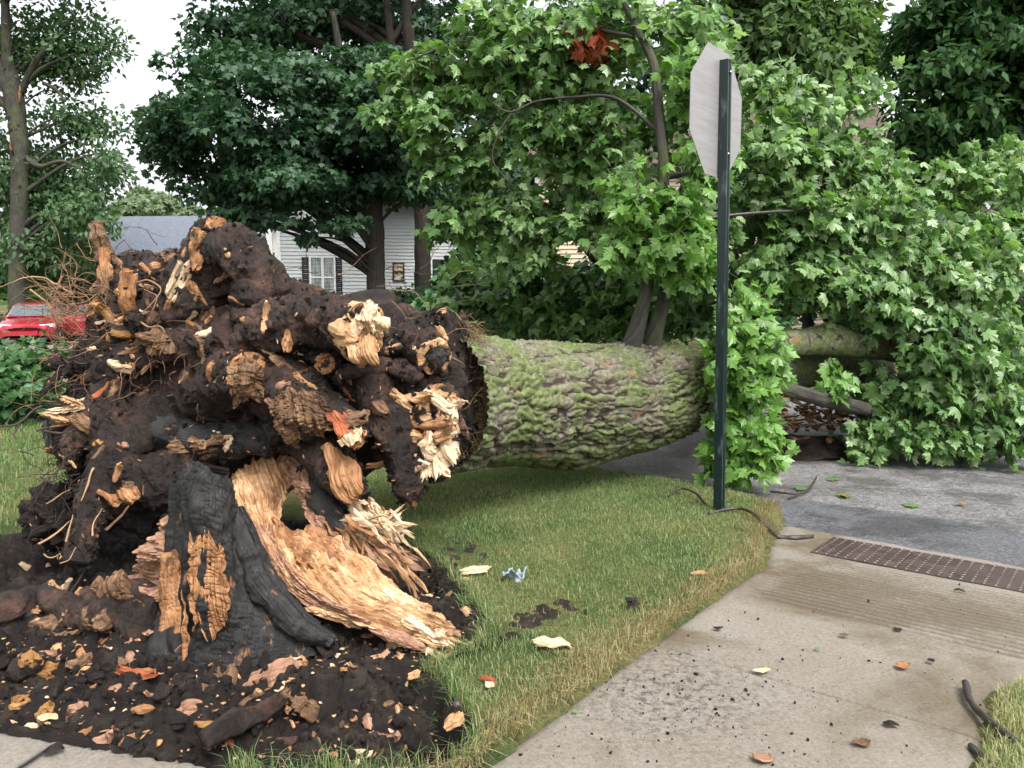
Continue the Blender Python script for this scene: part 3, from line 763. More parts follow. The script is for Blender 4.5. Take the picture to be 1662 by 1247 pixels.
MAT['lace'] = mc.fin(mc.ramp(mc.noise(mc.map(oo, (16, 16, 1.2)), 1, 3), [(.35, (.10, .115, .115)), (.6, (.34, .37, .36))]), .08, .8)
mc = NT('glass_painted_reflections'); oo = mc.obj()
MAT['painted_reflection'] = mc.fin(mc.ramp(mc.noise(mc.map(oo, (5, 5, 9)), 1, 2), [(.42, (.05, .04, .03)), (.5, (.40, .30, .18)), (.62, (.75, .68, .52))]), .2, .6)  # bright reflection painted into the pane colour as warm patches
HW = 30.0
hz0 = 0.75
A_ = P(455, 480, HW)[:2]; B_ = P(601, 480, HW + .6)[:2]
out = np.array([(B_ - A_)[1], -(B_ - A_)[0]]); out /= np.linalg.norm(out); dd = (B_ - A_) / np.linalg.norm(B_ - A_)
hs_ = thing('white_house', 'white clapboard house with black shutters behind the dark maple', 'house', (*((A_ + B_) / 2), hz0))
C_ = B_ - out * 2.4; D_ = C_ + dd * 4.6
g = Bag(); ZT = 5.4
wall_boards(g, A_, B_, hz0 + .3, ZT, .135, out); wall_boards(g, B_, C_, hz0 + .3, ZT, .135, dd); wall_boards(g, C_, D_, hz0 + .3, ZT, .135, out)
wall_boards(g, A_ - out * 6, A_, hz0 + .3, ZT, .135, -dd)
tag(g.out('siding', MAT['siding'], hs_, smooth=False), kind='stuff')
g = Bag()
for q in (A_, B_): g = Bag(); g.add(*box((*(q + out * .02), (hz0 + .3 + ZT) / 2), .12, .12, ZT - hz0 - .3, (dd, out))); g.out('corner_board', MAT['trim'], hs_, smooth=False)
g = Bag(); obox(g, A_ - dd*.05, B_ + dd*.05, hz0 - 1.0, hz0 + .3, -.3, -.02, out); obox(g, C_, D_, hz0 - 1.0, hz0 + .3, -.3, -.02, out); g.out('foundation', MAT['plaster'], hs_, smooth=False)
def along(px, Y=HW):      # point of the front wall seen at this column of the photograph
    d = ray(px, 480)[:2]; n = out
    k = (A_ @ n) / (d @ n); return d * k
def zat(py, Y): return P(831, py, Y)[2]
w1a, w1b = along(507), along(543)
for a, b2 in ((along(506), along(522.5)), (along(526.5), along(543))):
    window(hs_, a, b2, zat(482, HW), zat(418, HW), out, 1, 2, 'trim', 'lace', fw=.055)
for x0, x1 in ((491.5, 502), (546, 556)):
    g = Bag(); a, b2 = along(x0), along(x1); z0, z1 = zat(490, HW), zat(417, HW)
    d = (b2 - a) / np.linalg.norm(b2 - a)
    obox(g, a, a + d*.04, z0, z1, .022, .055, out); obox(g, b2 - d*.04, b2, z0, z1, .022, .055, out)
    for k in range(22): q = z0 + (z1 - z0) * k / 22; obox(g, a + d*.04, b2 - d*.04, q + .008, q + .06, .024, .046, out)
    g.out('shutter', MAT['shutter'], hs_, smooth=False)
g = Bag(); obox(g, along(525.5), along(542), zat(485, HW), zat(472, HW), .09, .45, out); ac = g.out('air_conditioner', MAT['plastic'], hs_, smooth=False)
g = Bag(); obox(g, along(526.5), along(532.5), zat(483.5, HW), zat(474, HW), .45, .458, out); obox(g, along(534.5), along(541), zat(484, HW), zat(474, HW), .45, .458, out); g.out('grille', MAT['trim_black'], ac, smooth=False)
def along2(px):
    d = ray(px, 480)[:2]; k = (C_ @ out) / (d @ out); return d * k
H2 = HW + 2.6
w = window(hs_, along2(640), along2(655), zat(454, H2), zat(427, H2), out, 1, 2, 'door', 'painted_reflection', fw=.05)
g = Bag(); obox(g, along2(702), along2(720), zat(490, H2), zat(420, H2), .02, .06, out); dr = g.out('door', MAT['door'], hs_, smooth=False)
g = Bag(); obox(g, along2(699), along2(702), zat(490, H2), zat(417, H2), .02, .09, out); obox(g, along2(720), along2(723), zat(490, H2), zat(417, H2), .02, .09, out); g.out('door_frame', MAT['trim'], hs_, smooth=False)
# roof and porch post
g = Bag()
ea, eb = A_ - dd*.4 + out*.5, D_ + dd*.4 + out*.5
rb = (out * -4.2)
V = np.array([[*ea, ZT-.05], [*eb, ZT-.05], [*(eb+rb), ZT+2.6], [*(ea+rb), ZT+2.6], [*(eb+2*rb), ZT-.05], [*(ea+2*rb), ZT-.05]])
g.add(np.vstack([V, V + [0, 0, .12]]), [np.array([[0,1,2,3],[3,2,4,5],[6,9,8,7],[9,11,10,8],[0,6,7,1],[4,10,11,5],[0,3,9,6],[3,5,11,9],[1,7,8,2],[2,8,10,4]])])
g.out('roof', MAT['shingle'], hs_, smooth=False)
g = Bag(); pc = along(442) + out * .3; g.add(*box((*pc, (hz0 + ZT) / 2), .20, .20, ZT - hz0, (dd, out))); g.add(*box((*pc, ZT - .15), .30, .30, .3, (dd, out))); g.out('porch_post', MAT['trim'], hs_, smooth=False)

def simple_house(name, label, c, yaw, L, D, H, rise, wallm, roofm, h=.14, over=.35):
    c = np.asarray(c, float); d = np.array([math.cos(yaw), math.sin(yaw)]); o = np.array([d[1], -d[0]])
    r = thing(name, label, 'house', c); g = Bag(); z0, z1 = c[2], c[2] + H
    q = [c[:2] - d*L/2 + o*D/2, c[:2] + d*L/2 + o*D/2, c[:2] + d*L/2 - o*D/2, c[:2] - d*L/2 - o*D/2]
    for (a, b2, n_) in ((q[0], q[1], o), (q[1], q[2], d), (q[2], q[3], -o), (q[3], q[0], -d)): wall_boards(g, a, b2, z0, z1, h, n_)
    for sgn, a, b2 in ((-1, q[0], q[3]), (1, q[1], q[2])):     # gables
        m = (a + b2) / 2; g.add(np.array([[*a, z1], [*b2, z1], [*m, z1 + rise]]), np.array([[0, 1, 2]]))
    tag(g.out('siding', MAT[wallm], r, smooth=False), kind='stuff')
    for p in q[:2]: g = Bag(); g.add(*box((*(p + o*.02), (z0+z1)/2), .14, .14, H, (d, o))); g.out('corner_board', MAT['trim'], r, smooth=False)
    k = rise / (D/2)
    ea, eb = c[:2] - d*(L/2+over) + o*(D/2+over), c[:2] + d*(L/2+over) + o*(D/2+over); rb = -o*(D/2+over); ez = z1 - k*over
    V = np.array([[*ea, ez], [*eb, ez], [*(eb+rb), z1+rise], [*(ea+rb), z1+rise], [*(eb+2*rb), ez], [*(ea+2*rb), ez]])
    g = Bag(); g.add(np.vstack([V, V + [0, 0, .16]]), [np.array([[0,1,2,3],[3,2,4,5],[6,9,8,7],[9,11,10,8],[0,6,7,1],[4,10,11,5],[0,3,9,6],[3,5,11,9],[1,7,8,2],[2,8,10,4]])])
    g.out('roof', MAT[roofm], r, smooth=False)
    return r, q, d, o
# grey-roofed house at the left
c = P(300, 480, 46)[:2]
r, q, d, o = simple_house('grey_roofed_house', 'low pale house under a blue grey shingle roof, beyond the root mass', (*c, .6), -.10, 11, 7.0, 3.1, 2.2, 'plaster', 'shingle')
window(r, q[0] + d*1.2, q[0] + d*2.3, 1.5, 2.9, o, 2, 2)
# beige house across the road behind the fallen crown
c = P(1150, 480, 24)[:2]
r, q, d, o = simple_house('beige_house', 'beige sided house with a brown roof half hidden by the fallen crown', (*(c + np.array([.35, 3.]))  , .5), -.12, 10.2, 6.0, 5.0, 1.9, 'siding_beige', 'shingle_brown')
for k in (2.2, 5.6): window(r, q[0] + d*k, q[0] + d*(k+1.1), 3.6, 5.0, o, 1, 2)

# ------------------------------------------------------------------ cars
def car(label, loc, yaw):
    r = thing('parked_car', label, 'car', loc, 'red cars parked beyond the road'); r.rotation_euler[2] = yaw
    ORG[r.name] = np.zeros(3)
    st = [(2.18, .52, .34, .56, .48), (2.12, .70, .26, .64, .62), (1.9, .80, .22, .71, .70), (1.5, .85, .20, .79, .74), (.95, .86, .20, .91, .78), (0, .865, .20, .94, .79),
          (-.9, .865, .20, .96, .79), (-1.6, .85, .21, .97, .76), (-2.0, .80, .28, .93, .72), (-2.16, .70, .36, .82, .64)]
    V = []
    for x, w, zb, zt, wt in st:
        zm = zb + (zt - zb) * .62
        V += [(x, -w*.92, zb), (x, -w, zb + .08), (x, -w, zm), (x, -w*.975, zt - .07), (x, -wt, zt), (x, 0, zt + .025), (x, wt, zt), (x, w*.975, zt - .07), (x, w, zm), (x, w, zb + .08), (x, w*.92, zb)]
    n = 11; V = np.array(V); F = [grid_faces(len(st), n)]
    e = np.arange(n); F += [fan(n), fan(n)[:, ::-1] + (len(st) - 1) * n]
    body = build('body', V, F, MAT['red_paint'], r)
    gh = [(1.02, .92, .74), (.25, 1.31, .60), (.05, 1.36, .585), (-.45, 1.385, .58), (-.95, 1.34, .575), (-1.75, .96, .70)]
    V = []
    for x, z, w in gh: V += [(x, -w - .06*(1.4 - z), .90), (x, -w, z - .03), (x, -w*.9, z), (x, 0, z + .012), (x, w*.9, z), (x, w, z - .03), (x, w + .06*(1.4 - z), .90)]
    build('roof', np.array(V), [grid_faces(len(gh), 7)], MAT['red_paint'], r)
    def quad(name, p, m, parent=r): return build(name, np.array(p), np.array([[0, 1, 2, 3]]), MAT[m], parent, smooth=False)
    quad('windscreen', [(1.0, -.66, .945), (1.0, .66, .945), (.29, .535, 1.315), (.29, -.535, 1.315)], 'screen_glass')
    quad('rear_window', [(-1.70, .6, 1.0), (-1.70, -.6, 1.0), (-1.02, -.50, 1.325), (-1.02, .50, 1.325)], 'glass')
    for sy in (-1, 1):
        for x0, x1, x2, x3 in ((.80, -.28, -.28, .12), (-.36, -1.38, -.96, -.36)):
            quad('side_window', [(x0, sy*.795, .955), (x1, sy*.795, .97), (x2, sy*.622, 1.30), (x3, sy*.622, 1.29)], 'glass')
        quad('headlight', [(2.135, sy*.40, .60), (2.02, sy*.775, .61), (1.98, sy*.76, .70), (2.10, sy*.40, .675)], 'lamp')
        quad('corner_lamp', [(2.03, sy*.785, .61), (1.84, sy*.838, .63), (1.82, sy*.82, .70), (1.98, sy*.775, .70)], 'amber')
        g = Bag(); g.add(*blob((.72, sy*.93, .99), (.07, .09, .065), 2, .05)); g.out('mirror', MAT['trim_black'], r)
        for wx in (1.32, -1.30):
            th = np.linspace(0, 2*PI, 25)[:-1]; V = []
            for yy, rr in ((-.10, .20), (-.10, .29), (-.07, .31), (.07, .31), (.10, .29), (.10, .20)): V.append(np.stack([wx + rr*np.cos(th), np.full(24, sy*.79 + yy*1.0), .31 + rr*np.sin(th)], 1))
            wh = build('wheel', np.concatenate(V), grid_faces(6, 24, True), MAT['rubber'], r)
            yo = sy*.79 + sy*.085
            V = [np.array([[wx, yo + sy*.01, .31]])] + [np.stack([wx + rr*np.cos(th), np.full(24, yo + dy), .31 + rr*np.sin(th)], 1) for rr, dy in ((.07, sy*.01), (.14, -sy*.02), (.195, sy*.005), (.205, 0))]
            k = np.arange(24); build('rim', np.concatenate(V), [np.stack([np.zeros(24, int), 1 + k, 1 + (k+1) % 24], 1), grid_faces(4, 24, True) + 1], MAT['rim'], wh)
            V = np.vstack([[(wx, sy*.868, .36)], np.stack([wx + .36*np.cos(th), np.full(24, sy*.868), .33 + .36*np.sin(th)], 1)]); V[:, 2] = np.clip(V[:, 2], .2, .72)
            build('wheel_arch', V, np.stack([np.zeros(24, int), 1 + k, 1 + (k+1) % 24], 1), MAT['trim_black'], r)
    g = Bag(); g.add(*box((2.13, 0, .40), .12, 1.30, .15)); g.out('bumper', MAT['red_paint'], r, smooth=False)
    g = Bag(); g.add(*box((2.165, 0, .56), .03, .7, .06)); g.out('grille', MAT['trim_black'], r, smooth=False)
    g = Bag(); g.add(*box((.2, 0, .215), 3.6, 1.5, .05)); g.out('underside', MAT['trim_black'], r, smooth=False)
    return r
c = P(12, 520, 26.5)
car('red car with its windscreen and pale headlight turned to the lawn', (c[0], c[1] + 1.6, -.022), math.radians(-68))
c = P(128, 520, 28.5)
car('red car seen side on behind the tan rootlets', (c[0] + .2, c[1] + .9, -.022), math.radians(176))

# ------------------------------------------------------------------ the fallen tree
def PP(l): return np.array([P(*q) for q in l])
def RR(l, Y): return np.array([M(q, Y) for q in l])
ft = thing('fallen_tree', 'uprooted maple lying across the road, roots and torn wood towards the camera', 'tree', G(430, 900))
# trunk: bark plates with furrows are real relief
TR = np.array([P(700, 655, 5.45), P(790, 652, 5.95), P(880, 651, 6.4), P(980, 650, 6.85), P(1060, 640, 7.2), P(1105, 635, 7.4)])
TRr = np.array([.47, .455, .45, .465, .43, .40])
nl, nc = 270, 250
t = np.linspace(0, len(TR) - 1, nl); C = cr(TR, t); R = cr(TRr[:, None], t)[:, 0]
T, N, B = frames(C)
th = np.linspace(0, 2*PI, nc, endpoint=False)
D = N[:, None]*np.cos(th)[None, :, None] + B[:, None]*np.sin(th)[None, :, None]
al = np.broadcast_to(np.linspace(0, 1, nl)[:, None] * np.linalg.norm(np.diff(C, axis=0), axis=1).sum(), (nl, nc)).ravel()
q = np.stack([al, np.broadcast_to(np.cos(th)*.45, (nl, nc)).ravel(), np.broadcast_to(np.sin(th)*.45, (nl, nc)).ravel()], 1)
wq = q + .04 * np.stack([fbm(q*3, 3), fbm(q*3 + 7, 3), fbm(q*3 + 13, 3)], 1)
wq = wq + .016 * np.stack([fbm(q*9 + 1, 2), fbm(q*9 + 4, 2), fbm(q*9 + 7, 2)], 1)
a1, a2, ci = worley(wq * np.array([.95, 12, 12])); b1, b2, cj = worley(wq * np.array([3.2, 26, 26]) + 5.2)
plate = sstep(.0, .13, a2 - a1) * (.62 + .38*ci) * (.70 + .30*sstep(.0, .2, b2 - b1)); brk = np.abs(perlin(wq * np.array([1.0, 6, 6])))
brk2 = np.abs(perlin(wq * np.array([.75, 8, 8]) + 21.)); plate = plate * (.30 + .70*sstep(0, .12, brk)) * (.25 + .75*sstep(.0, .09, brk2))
d = .038 * plate + .005 * sstep(0, .2, b2 - b1) * cj + .010 * fbm(q * np.array([12, 34, 34]), 3) + .028 * fbm(q * 1.3 + 2, 3)
d = np.where(al < .6, d, d)
# swelling under the middle of the trunk that touches the ground
bul = np.exp(-((al - 1.35) / .38)**2) * sstep(.35, 1., np.broadcast_to(-(D @ np.array([-.25, -.35, .9])), (nl, nc)).ravel())
bul2 = np.exp(-((al - 2.2) / .30)**2) * sstep(.45, 1., np.broadcast_to(D @ np.array([-.2, -.75, -.6]), (nl, nc)).ravel())
d = d + .11 * bul + .06 * bul2
V = C[:, None] + D * (R[:, None] + d.reshape(nl, nc))[..., None]
jagged = .09 * fbm(np.stack([np.cos(th)*3, np.sin(th)*3, th*0 + 2], 1), 4)
V[-40:] += (np.linspace(0, 1, 40)**2)[:, None, None] * jagged[None, :, None] * T[-1]
V = V.reshape(-1, 3); F = [grid_faces(nl, nc, True)]; n0 = len(V)
V = np.vstack([V, V[-nc:].mean(0)]); k = np.arange(nc); F.append(np.stack([np.full(nc, n0), n0-nc+k, n0-nc+(k+1) % nc], 1))
tr = build('trunk', V, F, MAT['bark'], ft, uv=np.zeros((len(V), 2)), attrs={'plate': np.append(plate, .2)})
def bark_limb(name, pts, rad, nl=90, nc=48, seed=0, amp=.10, parent=ft, mat='bark'):
    pts = np.asarray(pts)
    V, F, uv = tube(pts, rad, nl, nc, amp, 5, .05, 20, seed=seed)
    q = V * np.array([9, 9, 9.]); pl = sstep(0, .25, np.abs(perlin(q)))
    return build(name, V, F, MAT[mat], parent, uv=uv, attrs={'plate': pl})
# the stem goes on, thinner, behind the hanging leaves, and forks
bark_limb('trunk_fork', np.vstack([P(1085, 632, 7.35), P(1150, 628, 7.75), P(1240, 600, 8.4), P(1330, 590, 9.2), P(1430, 600, 10.2)]), [.37, .33, .30, .24, .18], seed=3)
bark_limb('branch', PP([(1200, 590, 7.8), (1250, 563, 7.95), (1300, 556, 8.05), (1345, 552, 8.15), (1400, 560, 8.3), (1470, 575, 8.7), (1560, 610, 9.2)]), [.17, .13, .125, .15, .125, .11, .08], seed=5)
bark_limb('branch', PP([(1180, 600, 7.7), (1240, 622, 7.8), (1290, 636, 7.8), (1350, 652, 7.9), (1410, 665, 8.0), (1480, 680, 8.2)]), [.10, .078, .072, .070, .062, .04], seed=6, mat='bark_grey')
bark_limb('branch', PP([(1015, 585, 7.0), (1030, 545, 6.98), (1045, 490, 7.0), (1052, 450, 7.05), (1066, 380, 7.1), (1078, 290, 7.15), (1070, 200, 7.2), (1062, 110, 7.3), (1040, 60, 7.35), (1012, 5, 7.4)]), [.11, .072, .058, .054, .050, .044, .042, .038, .03, .02], seed=7, mat='bark_grey')
bark_limb('branch', PP([(1058, 580, 7.12), (1062, 545, 7.12), (1074, 500, 7.15), (1085, 450, 7.25), (1110, 380, 7.4), (1130, 300, 7.6)]), [.10, .075, .060, .055, .045, .03], seed=8, mat='bark_grey')
for i, (l, r0) in enumerate([
    ([(1070, 215, 7.3), (1000, 160, 7.5), (930, 158, 7.6), (870, 165, 7.6), (826, 182, 7.6), (790, 160, 7.7)], .019),
    ([(835, 178, 7.6), (810, 215, 7.6), (800, 260, 7.6), (830, 300, 7.6)], .010),
    ([(1180, 370, 7.3), (1130, 358, 7.5), (1240, 345, 7.6), (1330, 345, 7.8), (1420, 365, 8.0)], .022),
    ([(1070, 290, 7.2), (1160, 275, 7.5), (1260, 255, 7.9), (1350, 250, 8.4), (1400, 230, 8.6)], .024),
    ([(1400, 560, 8.3), (1440, 470, 8.6), (1480, 400, 8.9), (1560, 370, 9.3), (1655, 310, 9.8)], .045),
    ([(1560, 610, 9.2), (1600, 520, 9.2), (1640, 470, 9.3), (1720, 430, 9.4)], .05),
    ([(1330, 590, 9.2), (1300, 480, 9.4), (1270, 380, 9.2), (1250, 250, 9.2), (1230, 150, 9.2)], .06),
    ([(1240, 600, 8.4), (1130, 520, 9.2), (1000, 470, 9.6), (880, 490, 9.8), (760, 500, 9.8)], .055),
    ([(1000, 470, 9.6), (930, 380, 9.2), (880, 330, 8.9), (800, 320, 8.6), (700, 340, 8.4)], .035),
    ([(1200, 590, 7.8), (1215, 540, 7.2), (1205, 600, 6.9), (1200, 690, 6.9), (1230, 750, 6.9)], .022),
    ([(1030, 60, 7.4), (930, 40, 7.6), (840, 30, 7.8), (760, 60, 7.9), (660, 100, 7.9)], .024),
    ([(1480, 680, 8.2), (1530, 660, 8.2), (1600, 650, 8.3), (1690, 640, 8.5)], .04)]):
    V, F, uv = tube(PP(l), np.linspace(r0, r0*.35, len(l)), 50, 10, .1, 8, 0, seed=i)
    build('limb', V, F, MAT['twig'], ft, uv=uv)

# --- root plate: dark heart, soil masses, then every root on it
SURF = []; SURFM = []
def part(name, VFu, mat, parent=ft, kind=None, label=None):
    if name in ('root', 'root_crown', 'soil_clump') and parent is ft: SURF.append(VFu[0])
    if parent is ft and name in ('root', 'root_crown', 'soil_clump', 'charred_hollow'): SURFM.append((VFu[0], VFu[1] if isinstance(VFu[1], list) else [VFu[1]]))
    o = build(name, VFu[0], VFu[1], MAT[mat], parent, uv=VFu[2], smooth=name not in ('torn_wood', 'splinter', 'bare_wood', 'torn_flange', 'exposed_wood')); return tag(o, label, None, None, kind)
part('root_crown', blob(P(440, 620, 5.12), (1.02, .42, .62), 6, .20, 1.6, 6, 1, .03), 'root')
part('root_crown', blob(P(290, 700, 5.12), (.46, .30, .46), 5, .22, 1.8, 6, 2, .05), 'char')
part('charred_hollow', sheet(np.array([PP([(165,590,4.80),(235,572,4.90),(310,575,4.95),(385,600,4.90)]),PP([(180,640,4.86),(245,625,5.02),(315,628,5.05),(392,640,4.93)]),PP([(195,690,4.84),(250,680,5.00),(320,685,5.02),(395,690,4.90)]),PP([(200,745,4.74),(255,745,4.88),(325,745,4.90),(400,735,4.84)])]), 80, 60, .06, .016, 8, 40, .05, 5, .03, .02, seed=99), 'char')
part('root_crown', blob(P(640, 610, 5.2), (.42, .36, .42), 5, .22, 1.8, 6, 4, .04), 'root')
part('soil_clump', blob(P(222, 590, 5.0), (.25, .30, .33), 6, .28, 2.2, 7, 3, .08), 'soil_brown')
part('soil_clump', blob(P(160, 700, 5.0), (.19, .26, .33), 5, .32, 2.2, 7, 5, .08), 'soil')
part('soil_clump', blob(P(95, 835, 4.8), (.17, .2, .17), 5, .35, 2.4, 7, 6, .08), 'soil')
part('soil_clump', blob(P(742, 628, 5.55), (.16, .26, .47), 5, .24, 2.4, 7, 7, .09), 'soil_brown')
part('soil_clump', blob(P(262, 468, 5.05), (.28, .26, .13), 5, .28, 2.2, 6, 8, .05), 'soil_brown')
part('soil_clump', blob(P(445, 520, 5.0), (.15, .2, .10), 5, .34, 2.4, 6, 9, .08), 'soil_brown')
part('soil_clump', blob(P(215, 790, 4.7), (.22, .2, .24), 5, .3, 2.2, 6, 10, .06), 'soil')

def root(l, rad, end=None, emat='pale', k=1.0, depth=.04, hollow=0., amp=.27, freq=8., nl=60, nc=36, seed=0, mat='root', ell=1., amp2=.06):
    p = PP(l); Y = np.array([q[2] for q in l]); r = np.array([M(a, y) for a, y in zip(rad, Y)])
    o = part('root', tube(p, r, nl, nc, amp, freq, amp2, 26, seed=seed, jag=.03 if end else 0, ell=ell), mat)
    if end: part('torn_wood', torn_end(p, r, k, depth, seed=seed, hollow=hollow, ell=ell), emat, o)
    return o
# the big looped root on top
root([(300,560,4.98),(312,490,4.9),(330,425,4.82),(365,398,4.74),(402,425,4.70),(424,470,4.72),(418,530,4.85),(400,600,4.95)], [58,52,40,34,38,44,48,50], seed=1, nl=110, nc=56)
root([(352,470,4.9),(340,420,4.84),(338,385,4.8),(352,368,4.74)], [42,34,28,20], 'torn', 'orange', .95, .03, seed=2)
root([(290,530,4.9),(255,465,5.0),(225,436,5.1),(185,448,5.15)], [50,38,28,22], seed=3)
root([(330,550,4.9),(298,455,5.0),(278,428,5.05),(250,436,5.1)], [46,32,22,16], seed=31)
# left spire and its rotten wood
part('torn_wood', sheet(np.array([PP([(146,360,4.98),(152,358,4.97)]),PP([(150,395,4.96),(172,392,4.95)]),PP([(152,430,4.94),(188,425,4.93)]),PP([(148,470,4.92),(205,460,4.9)]),PP([(150,520,4.88),(225,505,4.86)])]), 26, 46, .07, .016, 50, 6, .04, 8, .03, .03, seed=3), 'rot')
part('torn_wood', sheet(np.array([PP([(163,408,4.86),(178,405,4.86)]),PP([(162,440,4.84),(180,436,4.84)]),PP([(172,470,4.83),(186,464,4.83)])]), 16, 24, .03, .008, 50, 6, .02, 8, .02, .03, seed=4), 'orange')
root([(200,560,4.9),(190,500,4.86),(175,450,4.9)], [30,24,12], seed=4)
# middle: humps then the great pale break
root([(360,640,4.95),(390,570,4.75),(428,540,4.62),(458,528,4.58),(500,520,4.56),(545,522,4.50),(588,540,4.36)], [58,50,42,40,38,40,42], 'torn', 'pale', 1.12, .05, seed=5, nl=120, nc=56, ell=1.1, amp=.26, freq=9)
part('torn_wood', sheet(np.array([PP([(566,512,4.34),(588,492,4.31),(612,498,4.34),(628,520,4.38)]),PP([(560,530,4.30),(586,518,4.25),(612,520,4.27),(630,530,4.34)]),PP([(566,545,4.31),(590,540,4.27),(612,540,4.28),(624,540,4.35)])]), 50, 44, .07, .012, 60, 8, .035, 12, .02, .03, .006, seed=6), 'white')
part('torn_wood', sheet(np.array([PP([(554,528,4.36),(575,530,4.33),(600,538,4.33)]),PP([(552,552,4.33),(578,552,4.30),(606,552,4.31)]),PP([(558,572,4.33),(580,572,4.30),(604,566,4.31)])]), 44, 40, .06, .012, 50, 10, .035, 12, .02, .03, .010, seed=61), 'orange')
part('torn_wood', sheet(np.array([PP([(562,556,4.29),(585,550,4.25),(610,548,4.28)]),PP([(566,572,4.27),(588,570,4.22),(614,566,4.26)]),PP([(572,586,4.27),(592,585,4.23),(614,578,4.27)]),PP([(582,597,4.31),(598,594,4.28),(610,586,4.32)])]), 46, 50, .06, .008, 90, 4, .02, 9, .02, .03, seed=62), 'pale')
root([(470,560,4.7),(450,530,4.62),(446,510,4.66)], [34,30,20], seed=51)
# right-hand stubs
root([(610,590,5.0),(655,565,4.88),(690,565,4.74),(706,580,4.62)], [42,40,34,27], 'torn', 'pale', 1.1, .02, .35, seed=7)
part('charred_core', blob(P(706,580,4.615), (.062,.03,.07), 4, .2, 2, 4, 3), 'char')
root([(640,600,4.9),(685,540,4.85),(700,520,4.85),(716,508,4.84)], [34,18,12,5], 'torn', 'pale', 1.3, .03, seed=8)
part('torn_wood', sheet(np.array([PP([(676,536,4.72),(700,536,4.72)]),PP([(680,550,4.70),(704,548,4.7)]),PP([(690,562,4.68),(712,560,4.68)])]), 18, 22, .03, .012, 50, 6, .02, 9, .02, .02, seed=9), 'white')
root([(560,640,5.0),(545,600,4.75),(528,590,4.5)], [40,26,15], 'torn', 'orange', 1.15, .02, .3, seed=9)
root([(640,600,4.85),(610,596,4.6),(560,606,4.5),(545,618,4.5)], [20,14,9,4], seed=91)
root([(610,590,4.8),(660,610,4.7),(690,625,4.66)], [22,14,8], seed=92)
# lower right
root([(640,640,5.0),(680,655,4.82),(716,665,4.68)], [56,50,38], 'torn', 'pale', 1.1, .05, .35, seed=10, ell=1.1)
root([(655,690,4.95),(690,712,4.74),(716,728,4.62)], [52,44,34], 'torn', 'white', 1.15, .05, .2, seed=11)
for i, (x, y, L, w, an, m) in enumerate([(655,655,40,22,150,'pale'),(680,644,44,18,10,'pale'),(712,652,40,20,-30,'white'),(735,668,30,18,-70,'white'),(728,690,34,16,-120,'pale'),(700,690,54,16,8,'orange'),(660,684,44,18,170,'orange'),(645,670,30,14,110,'orange'),
        (675,708,44,20,175,'pale'),(706,712,40,22,20,'pale'),(722,730,36,24,-60,'white'),(704,748,40,26,-80,'white'),(690,758,34,20,-110,'white'),(676,742,26,16,-150,'pale'),(715,756,28,16,-50,'white'),(742,655,22,12,20,'white')]):
    a = math.radians(an); part('torn_wood', slab_piece(P(x, y, 4.555), (math.cos(a), -.45, math.sin(a)), M(L, 4.6)*1.15, M(w, 4.6), .035, 220 + i, .22, (.1*math.sin(i), -1, .15), 14, 22), m)
root([(570,590,4.95),(600,625,4.72),(632,690,4.6),(652,745,4.58),(664,790,4.6),(668,808,4.62)], [52,44,32,26,24,17], 'torn', 'orange', 1.0, .05, seed=12, nl=90, nc=44)
root([(640,720,4.8),(672,740,4.62),(684,762,4.56)], [30,20,13], 'torn', 'pink', 1.2, .02, .4, seed=13)
# centre-left rotten stub and the brown lumps beside it
root([(320,650,4.95),(360,625,4.72),(392,610,4.50),(404,606,4.44)], [54,46,40,34], 'torn', 'orange', 1.05, .05, seed=14, ell=1.1)
part('torn_wood', sheet(np.array([PP([(372,592,4.395),(400,586,4.355),(428,592,4.395)]),PP([(368,610,4.355),(400,606,4.305),(430,612,4.365)]),PP([(372,632,4.365),(402,630,4.325),(432,632,4.375)]),PP([(384,650,4.415),(404,650,4.385),(424,648,4.415)])]), 40, 40, .08, .007, 60, 6, .028, 11, .015, .02, .012, seed=15), 'rot')
root([(430,600,4.8),(470,640,4.58),(505,672,4.48),(530,690,4.42)], [56,52,46,40], seed=16, nl=70, nc=44, amp=.22)
part('torn_wood', sheet(np.array([PP([(432,650,4.360),(470,632,4.320),(520,640,4.320)]),PP([(436,672,4.330),(480,660,4.270),(535,668,4.280)]),PP([(440,695,4.330),(488,690,4.270),(532,692,4.290)]),PP([(452,712,4.380),(490,716,4.340),(528,708,4.360)])]), 44, 44, .09, .008, 60, 7, .034, 11, .02, .03, .012, seed=17), 'rot')
root([(500,660,4.6),(545,675,4.42),(570,695,4.3),(580,712,4.24)], [34,28,22,17], 'torn', 'pale', 1.1, .03, seed=18)
part('torn_wood', sheet(np.array([PP([(526,668,4.280),(560,668,4.260)]),PP([(540,690,4.210),(582,690,4.220)]),PP([(548,708,4.160),(592,700,4.190)]),PP([(556,726,4.160),(590,716,4.180)])]), 26, 34, .04, .008, 60, 5, .02, 8, .02, .03, seed=19), 'red')
part('torn_wood', sheet(np.array([PP([(548,712,4.145),(590,696,4.170)]),PP([(554,728,4.145),(586,716,4.160)])]), 22, 14, .03, .006, 60, 5, .012, 8, .02, .02, seed=29), 'white')
# hanging root with the oval pale face
root([(490,690,4.8),(520,725,4.56),(552,770,4.42),(580,812,4.36)], [46,40,34,22], seed=20, amp=.14)
part('torn_wood', sheet(np.array([PP([(523,728,4.340),(532,722,4.320),(546,726,4.330)]),PP([(532,750,4.280),(552,745,4.240),(572,746,4.280)]),PP([(538,785,4.240),(562,778,4.190),(586,780,4.230)]),PP([(546,802,4.230),(566,806,4.190),(586,800,4.210)]),PP([(560,815,4.230),(572,816,4.210),(582,813,4.230)])]), 40, 60, .07, .006, 60, 4, .02, 7, .012, .01, seed=21), 'orange')
